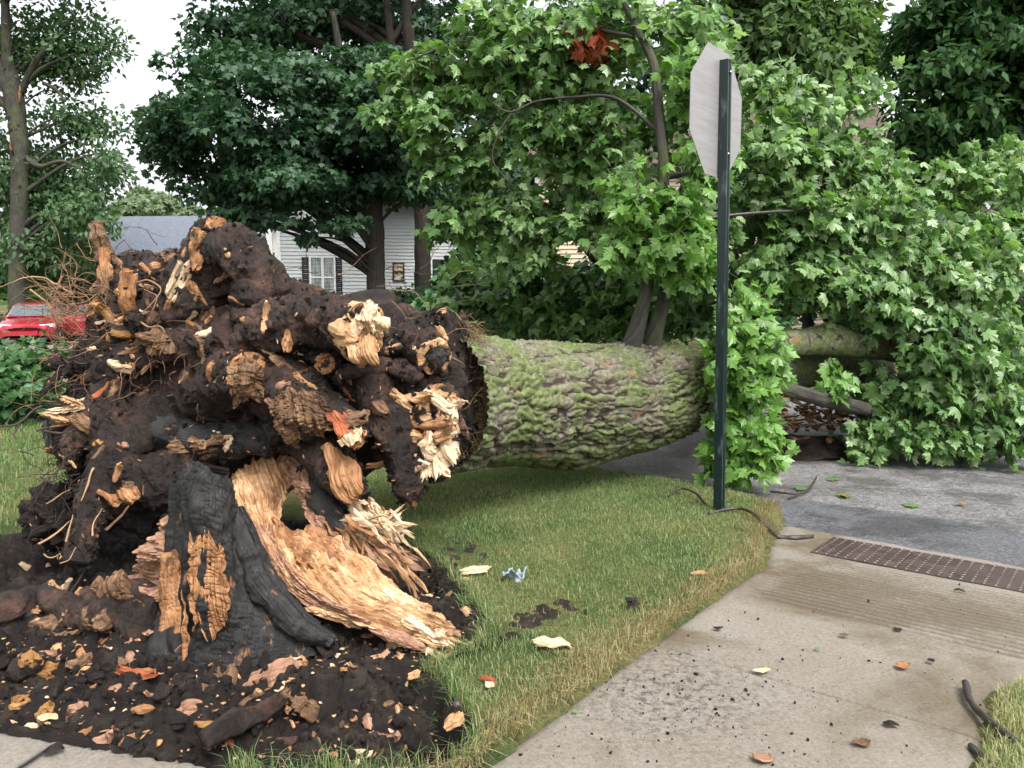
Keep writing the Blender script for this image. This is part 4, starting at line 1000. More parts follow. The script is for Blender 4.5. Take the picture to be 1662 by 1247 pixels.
# dark bracket across the hollow
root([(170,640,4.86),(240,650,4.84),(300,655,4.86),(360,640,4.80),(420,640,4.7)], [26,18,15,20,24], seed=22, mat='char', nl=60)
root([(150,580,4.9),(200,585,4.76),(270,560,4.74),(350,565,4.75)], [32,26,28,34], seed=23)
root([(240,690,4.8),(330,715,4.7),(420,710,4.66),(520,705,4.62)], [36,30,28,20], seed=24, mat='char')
# lower left, down to the ground
root([(250,680,4.85),(205,715,4.68),(172,765,4.58),(148,825,4.45),(132,880,4.35),(120,915,4.28)], [52,40,30,25,23,20], seed=25, nl=90, amp=.14)
root([(200,660,4.8),(150,690,4.68),(118,720,4.62),(108,760,4.6)], [40,30,20,14], seed=26)
root([(190,600,4.85),(172,660,4.70),(185,735,4.62),(225,775,4.6),(262,790,4.66)], [34,30,30,34,26], seed=27)
root([(320,740,4.8),(270,770,4.64),(240,790,4.58),(205,798,4.5)], [40,40,34,20], 'torn', 'rot', 1.05, .03, seed=28)
part('torn_wood', sheet(np.array([PP([(165,800,4.42),(225,792,4.42)]),PP([(172,812,4.40),(228,806,4.40)]),PP([(185,822,4.42),(215,820,4.42)])]), 24, 20, .03, .01, 60, 5, .03, 10, .03, .02, seed=33), 'orange')
# pale shards at the left
for i, (a, b_, w, m) in enumerate([((68,672),(160,690),26,'pale'),((72,668),(150,660),18,'white'),((100,646),(140,662),22,'pale'),((85,690),(165,678),16,'orange'),((120,690),(165,696),14,'white')]):
    A, Bb = P(*a, 4.62), P(*b_, 4.66)
    part('torn_wood', splinter((A+Bb)/2, Bb-A, np.linalg.norm(Bb-A)*1.15, M(w, 4.6), .03, 16, 14, seed=40+i, jag=.3), m)
# many broken patches of bare wood on the dark mass: (x, y, length, width, angle, Y, material)
PTS = [(205,482,72,28,72,4.7,'orange'),(180,522,60,28,-50,4.7,'rot'),(252,510,60,24,60,4.7,'rot'),(318,404,56,24,75,4.7,'orange'),(300,455,66,18,62,4.7,'white'),(562,680,60,36,-30,4.5,'rot'),(230,560,60,22,20,4.7,'rot'),(610,655,46,22,-60,4.5,'rot'),(470,596,60,26,-20,4.5,'rot'),(165,470,60,24,85,4.8,'rot'),
 (284,452,52,16,60,4.72,'white'),(322,405,46,22,70,4.74,'orange'),(327,395,26,16,80,4.72,'yellow'),(165,445,30,14,-60,4.84,'yellow'),(192,440,24,10,-30,4.82,'white'),(155,500,36,22,80,4.8,'orange'),(196,485,46,28,50,4.74,'orange'),
 (178,512,40,18,-40,4.7,'yellow'),(332,512,34,26,70,4.62,'rot'),(312,512,18,12,30,4.66,'white'),(328,570,40,30,-70,4.56,'rot'),(340,600,34,18,60,4.55,'orange'),(388,576,22,8,80,4.52,'yellow'),(435,572,20,12,-70,4.5,'white'),(470,552,34,20,75,4.50,'orange'),(484,572,14,10,0,4.5,'white'),
 (138,612,26,14,80,4.66,'orange'),(130,650,18,10,40,4.62,'white'),(305,722,60,30,10,4.56,'rot'),(340,720,44,26,20,4.55,'rot'),(260,740,30,10,0,4.5,'rot'),(200,722,14,10,0,4.5,'pink'),(160,720,16,12,30,4.5,'yellow'),
 (640,560,18,8,10,4.72,'pale'),(610,720,20,8,60,4.5,'pink'),(565,640,30,8,-40,4.5,'red'),(720,545,30,14,-50,4.7,'pale'),(672,566,10,8,0,4.62,'white'),(250,555,40,20,70,4.7,'rot'),(225,460,26,10,20,4.8,'pink'),(500,622,44,16,-15,4.44,'orange'),(455,625,30,14,20,4.42,'pink'),
 (420,580,26,14,50,4.6,'rot'),(395,520,22,12,-30,4.62,'orange'),(130,545,18,8,20,4.7,'pale'),(150,565,14,10,0,4.66,'white'),(230,640,20,12,40,4.6,'rot'),(740,690,24,14,70,4.6,'pale'),(735,655,22,14,-40,4.62,'white'),(600,560,20,8,80,4.4,'white')]
def lay_patches():
    from mathutils.bvhtree import BVHTree
    vs, fs, n = [], [], 0
    for V, F in SURFM:
        vs.append(V)
        for f in F: fs += (f + n).tolist()
        n += len(V)
    bv = BVHTree.FromPolygons([tuple(q) for q in np.concatenate(vs)], fs)
    def hit(px, py):
        d = ray(px, py); h = bv.ray_cast(Vector((0, 0, EYE)), Vector(d))
        return (None, None) if h[0] is None else (np.array(h[0]), np.array(h[1]) * (-1 if np.dot(h[1], d) > 0 else 1))
    more = []; r = np.random.default_rng(404)
    while len(more) < 84:
        x, y = (r.normal(215, 62), r.normal(520, 75)) if r.random() < .45 else (r.uniform(110, 750), r.uniform(420, 800))
        L = r.uniform(9, 30) + 26 * r.random()**4; more.append((x, y, L, L*r.uniform(.25, .6), r.uniform(-90, 90), 0, r.choice(['pale', 'white', 'orange', 'rot', 'pink', 'yellow', 'red'], p=[.2, .14, .27, .22, .10, .04, .03])))
    for i, (x, y, L, w, an, Y, m) in enumerate(PTS + more):
        c, n = hit(x, y)
        if c is None or c[1] > 6: continue
        Y = c[1]; a = math.radians(an); d = np.array([math.cos(a), 0, math.sin(a)]); d = d - n*(d @ n); d /= np.linalg.norm(d) + 1e-6
        n = n + np.array([0, -.3, 0]); n = n - d*(n @ d); n /= np.linalg.norm(n)
        part('bare_wood', slab_piece(c + n*M(w, Y)*.10, d, M(L, Y)*1.1, M(w, Y), M(w, Y)*.5, 60+i, .12, n, 10, 16), m)
    return hit
# stubs and knobs of small roots all over the face
def core_front(px, py):      # depth of the face of the root plate
    return 4.62 + .25 * ((px - 430)/300)**2 + .35 * ((py - 620)/220)**2
g = np.random.default_rng(77)
n_ = 0
while n_ < 52:
    px, py = g.uniform(110, 760), g.uniform(400, 800)
    if ((px-430)/330)**2 + ((py-610)/200)**2 > 1 or (py > 715 and 200 < px < 640) or (px > 425 and py < 560) or (px < 300 and py < 470) or (170 < px < 390 and 570 < py < 740): continue
    Y = core_front(px, py) + .05; c = P(px, py, Y)
    dr = np.array([(px-430)/330*1.1 + g.normal()*.55, -.75 + g.normal()*.3, (610-py)/260*.9 + g.normal()*.5]); dr /= np.linalg.norm(dr)
    L = g.uniform(.10, .32); r0 = g.uniform(.016, .058)
    pts = np.array([c - dr*.12, c + dr*L*.35 + g.normal(size=3)*.02, c + dr*L*.7 + g.normal(size=3)*.045, c + dr*L + g.normal(size=3)*.06])
    rr = [r0*1.3, r0, r0*.85, r0*(.6 if g.random() < .6 else .2)]
    o = part('root', tube(pts, rr, 30, 20, .32, 12, .09, 40, seed=100+n_, jag=.01), 'root' if g.random() < .75 else 'char')
    if rr[-1] > r0*.5 and g.random() < .55: part('torn_wood', torn_end(pts, rr, 1.05, .02, 6, 18, seed=100+n_, hollow=.2), g.choice(['pale', 'orange', 'rot', 'pink', 'white']), o)
    n_ += 1

# second pass of soil: crumbs clinging to the whole plate
b, b2, b3, b4 = Bag(), Bag(), Bag(), Bag(); v1, f1_ = ico(1)
for q in SURF:          # the half of every root that faces the open side
    ctr_ = q.mean(0); m_ = q[(q[:, 1] < np.median(q[:, 1]) + .02)]
    area = np.prod(np.sort(np.ptp(q, axis=0))[1:]); nn_ = int(np.clip(area * 620, 12, 300))
    for k in range(nn_):
        c = m_[g.integers(len(m_))] + g.normal(size=3) * .006; u_ = g.random()
        if u_ < .93:
            r0 = .004 + .014 * g.random()**2.5
            (b if u_ < .5 else b2).add(c + v1 * (1 + .4*g.normal(size=(len(v1), 1))) * r0 * g.uniform(.5, 1.5, 3), f1_)
        else:
            an = g.uniform(0, 2*PI); L = g.uniform(.010, .035); (b3 if g.random() < .5 else b4).add(*splinter(c + [0, -.008, 0], (math.cos(an), -.2, math.sin(an)), L, L*.4, L*.25, 7, 4, seed=k, jag=.2))
tag(b3.out('wood_crumbs', MAT['pale'], ft, smooth=False), kind='stuff'); tag(b4.out('wood_crumbs', MAT['rot'], ft, smooth=False), kind='stuff')
tag(b2.out('clinging_soil', MAT['soil_brown'], ft, smooth=False), kind='stuff')
tag(b.out('clinging_soil', MAT['soil'], ft, smooth=False), kind='stuff')

hit = lay_patches()
# rootlets
def strand(bag, p, r0, n=10, seg=5, r1=.3):
    V, F, uv = tube(p, np.linspace(r0, r0*r1, len(p)), n, min(seg, 4), 0, 1, 0, cap=False); bag.add(V, F, uv)
def walk(c, d, L, k=6, wig=.35, grav=0.):
    p = [np.asarray(c, float)]; d = np.asarray(d, float)
    for _ in range(k):
        d = d + g.normal(size=3) * wig; d[2] -= grav; d /= np.linalg.norm(d); p.append(p[-1] + d * L / k)
    return np.array(p)
hb, hd, hs2 = Bag(), Bag(), Bag()
for k in range(760):        # brown hair roots on the left half
    if k < 520: px, py = g.normal(190, 62), g.normal(560, 75)
    else: px, py = g.uniform(110, 740), g.uniform(430, 740)
    Y = core_front(px, py) + g.uniform(-.05, .15)
    d = np.array([(px-420)/260, -.5, .1]) + g.normal(size=3)*.6
    strand(hb if g.random() < .55 else hd, walk(P(px, py, Y), d / np.linalg.norm(d), g.uniform(.08, .40), 6, .38, .08), g.uniform(.0012, .0042))
for k in range(80):        # twiggy tuft sticking out to the left, over the red car
    px, py = g.normal(118, 22), g.normal(510, 30)
    d = np.array([-1, -.1, .45]) + g.normal(size=3)*.5
    strand(hb, walk(P(px, py, 4.85 + g.uniform(-.1, .1)), d / np.linalg.norm(d), g.uniform(.1, .34), 6, .3, .0), g.uniform(.0014, .0036))
for k in range(260):        # fibrous right edge under the sod
    a = g.uniform(0, 1); px, py = 745 + 25*math.sin(a*PI) + g.normal()*10, 512 + a*215
    d = np.array([.75, -.5, .45 - a]) + g.normal(size=3)*.5
    strand(hd if g.random() < .6 else hb, walk(P(px, py, 5.42 + g.uniform(-.12, .1)), d / np.linalg.norm(d), g.uniform(.05, .20), 5, .35, .08), g.uniform(.0012, .003))
for k in range(120):        # lower left
    px, py = g.normal(110, 30), g.normal(790, 50)
    d = np.array([-.7, -.5, -.2]) + g.normal(size=3)*.6
    strand(hd, walk(P(px, py, 4.62 + g.uniform(-.1, .15)), d / np.linalg.norm(d), g.uniform(.08, .25), 6, .35, .05), g.uniform(.0015, .004))
tag(hb.out('rootlets', MAT['hair'], ft), kind='stuff'); tag(hd.out('rootlets', MAT['hair_dark'], ft), kind='stuff')
for l, r0, m in [([(120,480,4.9),(95,462,4.9),(70,450,4.9),(45,450,4.9),(20,458,4.9),(-10,470,4.9)], .006, 'straw_root'), ([(70,660,4.5),(50,672,4.45),(25,690,4.4),(0,694,4.35),(-30,700,4.3)], .008, 'hair_dark'), ([(30,690,4.4),(22,705,4.38),(24,712,4.36)], .006, 'hair_dark'),
   ([(215,460,4.7),(245,455,4.66),(262,470,4.62),(240,500,4.6),(215,515,4.6)], .006, 'hair'), ([(218,515,4.6),(238,530,4.52),(262,530,4.5),(266,550,4.5),(258,575,4.5)], .0055, 'hair'), ([(235,470,4.64),(255,480,4.6),(246,505,4.58)], .004, 'hair'),
   ([(102,448,4.9),(95,470,4.9),(88,480,4.9),(112,500,4.9)], .009, 'hair'), ([(48,470,4.9),(72,488,4.9),(85,510,4.88),(110,525,4.85)], .006, 'straw_root'), ([(150,760,4.45),(140,790,4.4),(130,812,4.36)], .013, 'straw_root'), ([(62,885,4.2),(90,865,4.25),(115,845,4.35)], .010, 'straw_root'),
   ([(75,818,4.3),(95,805,4.32),(115,792,4.4)], .007, 'straw_root'), ([(108,880,4.2),(112,855,4.22),(118,838,4.25)], .010, 'straw_root'), ([(150,870,4.3),(155,845,4.35),(165,825,4.4)], .008, 'straw_root'), ([(172,860,4.3),(190,840,4.35),(210,820,4.4)], .011, 'rot'), ([(70,900,4.15),(85,905,4.1),(100,898,4.1)], .007, 'straw_root'), ([(100,915,4.1),(115,908,4.1),(122,890,4.15)], .007, 'straw_root'),
   ([(65,775,4.5),(85,780,4.5),(110,770,4.6)], .007, 'hair_dark'), ([(75,700,4.55),(95,703,4.5),(115,700,4.6)], .010, 'hair_dark'), ([(60,700,4.5),(85,694,4.5),(105,690,4.6)], .006, 'hair_dark')]:
    if m == 'straw_root' and l[0][1] > 600: r0 *= .62
    V, F, uv = tube(PP(l), np.linspace(r0, r0*.4, len(l)), 30, 8, .3, 24, 0); V = V + .012 * np.stack([fbm(V*7, 2), fbm(V*7 + 3, 2), fbm(V*7 + 6, 2)], 1); build('rootlet', V, F, MAT[m], ft, uv=uv)
# dry sod hanging on the right edge of the plate
gs = Bag()
for k in range(900):
    a = g.uniform(0, 1); px, py = 752 + 28*math.sin(a*PI) + g.normal()*9, 520 + a*205
    d = np.array([.6, -.35, -.15 - .5*a]) + g.normal(size=3)*.42; d /= np.linalg.norm(d)
    p = walk(P(px, py, 5.50 + g.uniform(-.1, .12)), d, g.uniform(.06, .2), 4, .2, .12)
    sd_ = np.cross(d, [0, 1, .2]); sd_ /= np.linalg.norm(sd_); w = np.array([1, .9, .7, .45, .1])[:, None] * .0024
    gs.add(np.vstack([p - sd_*w, p + sd_*w]), np.array([[i, i+1, i+6, i+5] for i in range(4)]), tint=g.uniform(0, .85))
tag(gs.out('hanging_sod', MAT['straw'], ft), kind='stuff')

# ------------------------------------------------------------------ the torn strip that still joins roots to ground
tb = thing('torn_buttress', 'pale splintered buttress of torn wood sweeping from the root mass down to the soil', 'broken wood', GG(650, 1030))
part('torn_wood', sheet(np.array([
    PP([(372,772,4.70),(420,745,4.72),(470,742,4.72),(520,750,4.74)]),
    PP([(385,812,4.50),(420,802,4.52),(445,800,4.55),(470,795,4.6)]),
    PP([(398,850,4.28),(425,850,4.27),(440,860,4.30),(452,868,4.36)]),
    PP([(418,892,4.06),(450,890,4.05),(490,885,4.12),(530,870,4.22)]),
    PP([(446,935,3.88),(490,930,3.86),(540,920,3.92),(590,915,4.02)]),
    PP([(488,975,3.76),(540,975,3.72),(600,965,3.76),(655,960,3.84)]),
    PP([(560,1010,3.64),(610,1008,3.60),(660,1000,3.64),(705,990,3.70)]),
    PP([(640,1040,3.58),(670,1036,3.54),(700,1030,3.58),(738,1020,3.62)]),
    PP([(700,1062,3.56),(712,1055,3.52),(728,1048,3.54),(748,1040,3.58)])]), 72, 150, .07, .010, 70, 4, .035, 6, .02, .03, .006, seed=50), 'pale', tb)
part('torn_wood', sheet(np.array([PP([(400,850,4.24),(428,848,4.22)]),PP([(420,890,4.03),(450,885,4.02)]),PP([(450,940,3.83),(480,930,3.82)]),PP([(500,985,3.70),(530,970,3.69)]),PP([(580,1025,3.57),(600,1008,3.57)])]), 26, 100, .04, .010, 60, 5, .02, 8, .015, .02, .008, seed=51), 'pink', tb)
part('torn_wood', sheet(np.array([PP([(440,842,4.26),(478,852,4.24),(520,860,4.24)]),PP([(460,880,4.08),(500,890,4.06),(540,885,4.10)]),PP([(490,920,3.92),(530,925,3.9),(570,905,3.98)])]), 40, 50, .05, .012, 24, 10, .03, 10, .03, .03, .014, seed=52), 'orange', tb)
for i, (a, b_, w, Y0, Y1, m) in enumerate([((592,938),(690,1000),24,3.9,3.66,'white'),((560,945),(640,985),20,3.88,3.70,'pale'),((530,910),(600,955),22,4.0,3.84,'pale'),((620,985),(720,1040),22,3.66,3.56,'pale'),((655,1000),(735,1050),18,3.62,3.52,'white'),((500,985),(590,1010),18,3.72,3.62,'pale'),
    ((640,960),(690,990),12,3.82,3.7,'white'),((690,1065),(722,1020),10,3.5,3.6,'white'),((600,1020),(690,1055),16,3.58,3.5,'pink'),((470,930),(540,980),16,3.86,3.72,'pale')]):
    A, Bb = P(*a, Y0), P(*b_, Y1)
    part('splinter', splinter((A+Bb)/2, Bb-A, np.linalg.norm(Bb-A)*1.1, M(w, 3.7), .035, 18, 20, seed=150+i, jag=.3, up=(0, -.6, .8)), m, tb)
# beige rotten wall behind the gap, upright ribs, white burst
part('torn_wood', sheet(np.array([PP([(375,768,4.78),(430,750,4.76),(480,735,4.74)]),PP([(385,800,4.76),(440,790,4.74),(490,780,4.72)]),PP([(388,822,4.74),(430,815,4.72),(470,800,4.72)])]), 40, 40, .06, .012, 40, 8, .03, 9, .03, .03, .012, seed=53), 'pale', tb)
part('torn_wood', sheet(np.array([PP([(462,738,4.66),(500,735,4.62),(535,745,4.6)]),PP([(470,775,4.58),(505,770,4.52),(540,780,4.52)]),PP([(488,812,4.48),(515,810,4.44),(545,815,4.42)]),PP([(505,850,4.36),(528,850,4.32),(560,855,4.32)]),PP([(520,885,4.26),(545,885,4.22),(575,885,4.22)])]), 46, 80, .07, .016, 40, 6, .04, 9, .03, .03, .012, seed=54), 'pink', tb)
part('torn_wood', sheet(np.array([PP([(505,745,4.52),(522,742,4.52)]),PP([(512,790,4.42),(530,788,4.42)]),PP([(522,835,4.34),(540,832,4.34)]),PP([(535,870,4.26),(555,866,4.26)])]), 18, 60, .04, .01, 60, 5, .02, 9, .02, .03, seed=55), 'orange', tb)
def burst(c, d, n, L, spread, w, mat, seed, parent, name='splinters', Ymix=.04):
    r = np.random.default_rng(seed); b = Bag()
    for k in range(n):
        dd_ = np.asarray(d, float) + r.normal(size=3) * spread; dd_ /= np.linalg.norm(dd_); l = L * r.uniform(.45, 1.25)
        b.add(*(lambda s: (s[0], s[1], s[2]))(splinter(np.asarray(c) + r.normal(size=3) * Ymix + dd_ * l * .35, dd_, l, w * r.uniform(.5, 1.6), w * .5, 10, 8, seed=seed * 97 + k, jag=.45, bend=r.normal() * .08)))
    return tag(b.out(name, MAT[mat], parent, smooth=False), kind='stuff')
burst(P(590,838,4.30), (.9,-.3,-.25), 34, .26, .34, .026, 'white', 1, tb, Ymix=.05)
burst(P(625,855,4.26), (.9,-.3,-.15), 22, .20, .42, .022, 'white', 2, tb, Ymix=.035)
burst(P(600,880,4.20), (.75,-.2,-.65), 30, .30, .25, .018, 'pink', 3, tb, Ymix=.05)
burst(P(560,870,4.22), (.5,-.3,-.75), 30, .32, .28, .020, 'orange', 4, tb, Ymix=.05)
burst(P(640,900,4.10), (.6,-.2,-.7), 16, .28, .18, .014, 'pale', 5, tb, Ymix=.04)
burst(P(555,900,4.12), (.45,-.3,-.8), 20, .24, .25, .018, 'pink', 6, tb, Ymix=.05)
burst(P(690,1030,3.58), (.9,-.3,-.25), 26, .18, .35, .016, 'pale', 7, tb, Ymix=.05)
part('torn_wood', sheet(np.array([PP([(560,812,4.34),(590,815,4.32),(640,835,4.3)]),PP([(575,850,4.26),(610,850,4.24),(660,862,4.24)]),PP([(600,880,4.2),(630,885,4.17),(650,880,4.17)])]), 46, 44, .06, .022, 50, 6, .05, 12, .05, .05, .012, seed=56), 'white', tb)
root2 = part('root', tube(PP([(505,760,4.66),(520,800,4.5),(545,840,4.38),(580,862,4.3)]), [.09,.085,.08,.04], 50, 30, .2, 8, .04, 26, seed=57), 'char', tb)

# ------------------------------------------------------------------ charred stump
st = thing('charred_stump', 'black charred stump slab with brown streaks standing in the soil', 'stump', GG(330, 1060))
part('charred_face', sheet(np.array([
    PP([(282,768,3.62),(300,756,3.55),(322,750,3.52),(350,764,3.54),(374,782,3.62)]),
    PP([(270,800,3.62),(298,796,3.50),(326,794,3.47),(356,798,3.49),(386,812,3.60)]),
    PP([(270,850,3.60),(300,848,3.47),(328,846,3.43),(360,850,3.46),(390,860,3.58)]),
    PP([(268,920,3.57),(300,918,3.44),(330,916,3.39),(366,920,3.43),(400,925,3.54)]),
    PP([(264,990,3.55),(298,990,3.42),(332,990,3.37),(376,990,3.41),(430,985,3.50)]),
    PP([(256,1050,3.54),(296,1052,3.41),(336,1054,3.35),(392,1050,3.39),(480,1030,3.48)]),
    PP([(252,1092,3.52),(296,1095,3.38),(340,1098,3.32),(410,1090,3.36),(520,1062,3.46)])]), 80, 150, .22, .0035, 60, 4, .02, 6, .008, .012, .003, seed=70), 'char', st)
part('exposed_wood', sheet(np.array([PP([(268,905,3.510),(284,900,3.465)]),PP([(264,950,3.495),(292,945,3.435)]),PP([(262,1000,3.485),(300,1000,3.405)]),PP([(260,1040,3.475),(302,1045,3.385)]),PP([(268,1068,3.465),(298,1070,3.375)])]), 30, 80, .03, .010, 60, 4, .012, 8, .02, .04, .004, seed=71), 'orange', st)
part('exposed_wood', sheet(np.array([PP([(306,868,3.415),(330,862,3.408),(352,872,3.418)]),PP([(302,910,3.392),(334,910,3.381),(366,912,3.400)]),PP([(302,955,3.378),(336,955,3.366),(372,956,3.388)]),PP([(310,1000,3.368),(338,1004,3.356),(370,1000,3.378)]),PP([(322,1030,3.365),(340,1036,3.352),(356,1028,3.368)])]), 54, 100, .05, .010, 70, 3, .020, 9, .03, .06, .008, seed=72), 'orange', st)
part('torn_flange', sheet(np.array([PP([(258,838,3.72),(270,842,3.66)]),PP([(236,880,3.72),(255,882,3.66),(274,885,3.62)][::2]),PP([(212,930,3.72),(274,935,3.58)]),PP([(196,965,3.70),(270,970,3.55)]),PP([(192,990,3.70),(262,1000,3.54)])]), 60, 90, .08, .016, 14, 30, .04, 9, .03, .03, .016, seed=74), 'pink', st)
part('root', tube(PP([(380,830,3.68),(402,890,3.60),(430,950,3.54),(480,1010,3.48),(540,1045,3.46)]), [.045,.06,.068,.058,.03], 80, 44, .3, 8, .10, 24, seed=75), 'char', st)
part('root', tube(PP([(300,1000,3.6),(285,1050,3.5),(300,1100,3.4)]), [.12,.12,.06], 30, 30, .2, 6, .04, 24, seed=76), 'char', st)
for i, (l, r, m) in enumerate([([(262,990,3.64),(215,978,3.66),(180,985,3.66),(150,1005,3.64)], [.11,.10,.085,.06], 'root'), ([(210,985,3.66),(185,1000,3.6),(165,1012,3.55)], [.07,.06,.045], 'root')]):
    p = PP(l); o = part('root', tube(p, r, 44, 30, .2, 8, .04, 26, seed=80+i, jag=.02), m, st)
    part('torn_wood', torn_end(p, r, 1.1, .03, seed=80+i), 'rot', o)
part('torn_flange', sheet(np.array([PP([(150,945,3.66),(205,930,3.68)]),PP([(145,965,3.62),(215,955,3.62)]),PP([(155,985,3.60),(232,978,3.58)]),PP([(160,1005,3.58),(240,990,3.55)])]), 46, 40, .06, .016, 20, 14, .04, 10, .04, .03, .016, seed=77), 'rot', st)

# ------------------------------------------------------------------ pieces of broken wood on the soil, each its own thing
def chunk(name, px, py, L, w, an, mat, label, t=.62, tilt=0., seed=0, cat='wood chunk', lift=.08, jag=.35, yaw=0., lp=None):
    if 'grass' in label or 'turf' in label: lift, w = .9, w*1.25
    c = GG(px, py); Y = c[1]; l, ww = M(L, Y), M(w, Y); a = math.radians(an)
    d = np.array([math.cos(a), yaw, math.sin(a)]); d /= np.linalg.norm(d)
    ctr = c + np.array([0, 0, ww*lift])
    V, F, uv = slab_piece(ctr, d, l*1.05, ww*1.05, ww*t*.8, seed+300, jag*.55)
    return tag(build(name, V, F, MAT[mat], None, c, uv=uv, smooth=False), label, cat, 'broken pieces of wood on the soil')
CH = [
 (88,965,70,24,35,'white','cream splintered piece jutting up left of the pink torn flange'),
 (40,975,60,26,20,'root','dark stub with a pale broken end at the far left edge of the soil'),
 (90,1005,60,44,20,'rot','rounded brown chunk under the cream splinters at left'),
 (30,1000,66,34,10,'char','blackened chunk with a pale rim lying at the left edge'),
 (160,985,50,26,-20,'rot','brown crumbling chunk left of the stump with reddish grain'),
 (160,1045,24,12,75,'red','small reddish upright chip on the dark soil left of the stump'),
 (65,1095,44,40,10,'yellow','round stub with an orange face in the black soil'),
 (60,1065,56,16,25,'pink','thin pinkish strip leaning above the round orange stub'),
 (90,1058,22,30,80,'pale','pale bark curl standing beside the thin pinkish strip'),
 (130,1075,40,22,35,'rot','rough brown lump right of the round orange stub'),
 (42,1140,36,34,-40,'yellow','ochre crumbly lump nearest the left corner of the pavement'),
 (70,1160,22,40,80,'yellow','narrow ochre lump beside the larger ochre lump near the pavement'),
 (48,1183,22,16,10,'white','white chip on the edge of the pavement below the ochre lumps'),
 (120,1155,46,36,40,'pink','pink and brown fibrous chunk right of the ochre lumps'),
 (130,1190,34,16,35,'orange','tan wedge lying below the pink fibrous chunk'),
 (165,1200,30,26,50,'pink','pale pink wedge close to the pavement edge'),
 (112,1180,18,34,80,'rot','brown upright sliver between ochre lumps and tan wedge'),
 (185,1122,66,20,15,'pink','long pinkish strip lying across the soil left of the red fibrous plank'),
 (222,1092,60,20,-10,'red','reddish fibrous plank in front of the stump'),
 (265,1095,64,20,-40,'orange','tan frayed strip lying down from the stump foot'),
 (320,1120,74,22,-15,'rot','brown frayed plank right of the tan frayed strip'),
 (305,1150,84,30,5,'pink','large pinkish plank with a dark hollow in the middle of the soil'),
 (286,1170,16,34,80,'pink','pointed pinkish chip hanging below the large pinkish plank'),
 (228,1150,44,18,30,'orange','rusty orange curl on the black soil'),
 (440,1110,100,62,30,'pink','big block of pink fibrous wood standing right of the stump'),
 (478,1090,28,46,75,'pale','pale yellow wedge on the upper right of the big pink block'),
 (508,1112,40,28,25,'orange','tan rough block at the right end of the big pink block'),
 (484,1150,16,54,80,'rot','dark brown bark sliver standing below the pink block'),
 (335,1175,36,14,0,'yellow','flat ochre chip right of the large pinkish plank'),
 (385,1178,34,16,20,'orange','orange chip with a bent tip below the big pink block'),
 (368,1208,36,14,5,'red','rusty chip near the front of the soil'),
 (345,1205,14,18,70,'white','pale crumb beside the rusty chip near the front'),
 (520,1170,26,12,45,'rot','small brown bark curl in the middle of the black soil'),
 (558,1082,12,26,80,'white','thin white chip standing on the black soil under the buttress'),
 (650,1068,12,18,-70,'pale','pale chip on the black soil near the buttress tip'),
 (620,1212,70,60,10,'root','reddish round root knob at the front of the soil'),
 (620,1186,42,16,-5,'white','white splinter lying on top of the reddish root knob'),
 (660,1200,60,34,-20,'root','dark root knob beside the reddish one at the front'),
 (580,1222,36,12,-10,'white','white curved splinter at the left of the reddish root knob'),
 (650,1218,20,16,30,'orange','orange broken face between the two root knobs'),
 (735,1188,34,18,40,'pale','pale chip at the grass edge above the dark stick'),
 (540,1240,40,16,0,'pale','tan chip at the bottom edge of the soil'),
 (705,1060,44,12,30,'orange','tan splinter beyond the buttress tip'),
 (720,1078,40,14,30,'white','cream chip half in the grass by the soil edge'),
 (672,1105,18,12,0,'pale','small cream chip under the turf lip'),
 (770,935,44,12,8,'white','white splinter on the turf by the grey rag'),
 (755,940,30,8,-10,'pale','pale sliver beside the white splinter near the rag'),
 (900,1055,62,16,-12,'white','clean white splinter lying on the grass between soil and pavement'),
 (795,1112,32,10,-35,'red','reddish bark chip on the lower grass'),
 (795,1120,14,9,0,'white','small white crumb beside the reddish bark chip on the grass'),
 (1135,935,26,6,0,'pale','thin tan chip on the grass near the pavement'),
 (1025,990,16,14,20,'root','dark bark flake in the middle of the grass'),
 (60,925,40,14,5,'white','pale frayed end of a root at the left edge of the soil'),
 (225,1178,14,12,0,'white','tiny white chip below the rusty orange curl'),
 (395,1140,30,12,60,'rot','brown sliver leaning on the front of the big pink block'),
]
for i, (x, y, L, w, an, m, lab) in enumerate(CH):
    big = L > 50
    chunk('wood_chunk' if w > 15 else 'wood_splinter', x, y, L, w, an * .6, m, lab, (.62 if big else .55) if m not in ('white', 'pale') else .35, seed=i, cat='wood chunk' if w > 15 else 'splinter', yaw=.25*math.sin(i*2.7), jag=.16 if big else .24)
# torn root ends lying left of the stump
for k, (l, r, m, lab) in enumerate([([(-30,1010),(20,1000),(70,985),(100,975)], [.07,.075,.06,.05], 'pale', 'dark root log with a pale broken end at the left edge'),
      ([(175,1025),(140,1010),(105,1000),(85,985)], [.05,.07,.065,.05], 'rot', 'thick brown root end with a rotten face left of the stump'),
      ([(230,1030),(200,1015),(165,1000),(150,985)], [.06,.065,.06,.045], 'orange', 'short root end with a tan face beside the pink torn flange'),
      ([(20,1110),(40,1100),(60,1092),(66,1090)], [.03,.045,.05,.05], 'yellow', 'small root log with an orange rotten face in the black soil'),
      ([(330,1215),(380,1190),(440,1170),(470,1150)], [.03,.04,.035,.02], 'rot', 'half buried dark root running up through the soil in front')]):
    p = np.array([GG(*q) + np.array([0, -.02*i, .03 + .02*i]) for i, q in enumerate(l)]); V, F, uv = tube(p, r, 50, 28, .3, 10, .08, 30, seed=700+k, jag=.01)
    o = tag(build('root_piece', V, F, MAT['root'], None, p[0], uv=uv), lab, 'root', 'broken root ends on the soil')
    part('torn_wood', torn_end(p, r, 1.05, .025, 8, 24, seed=700+k), m, o)
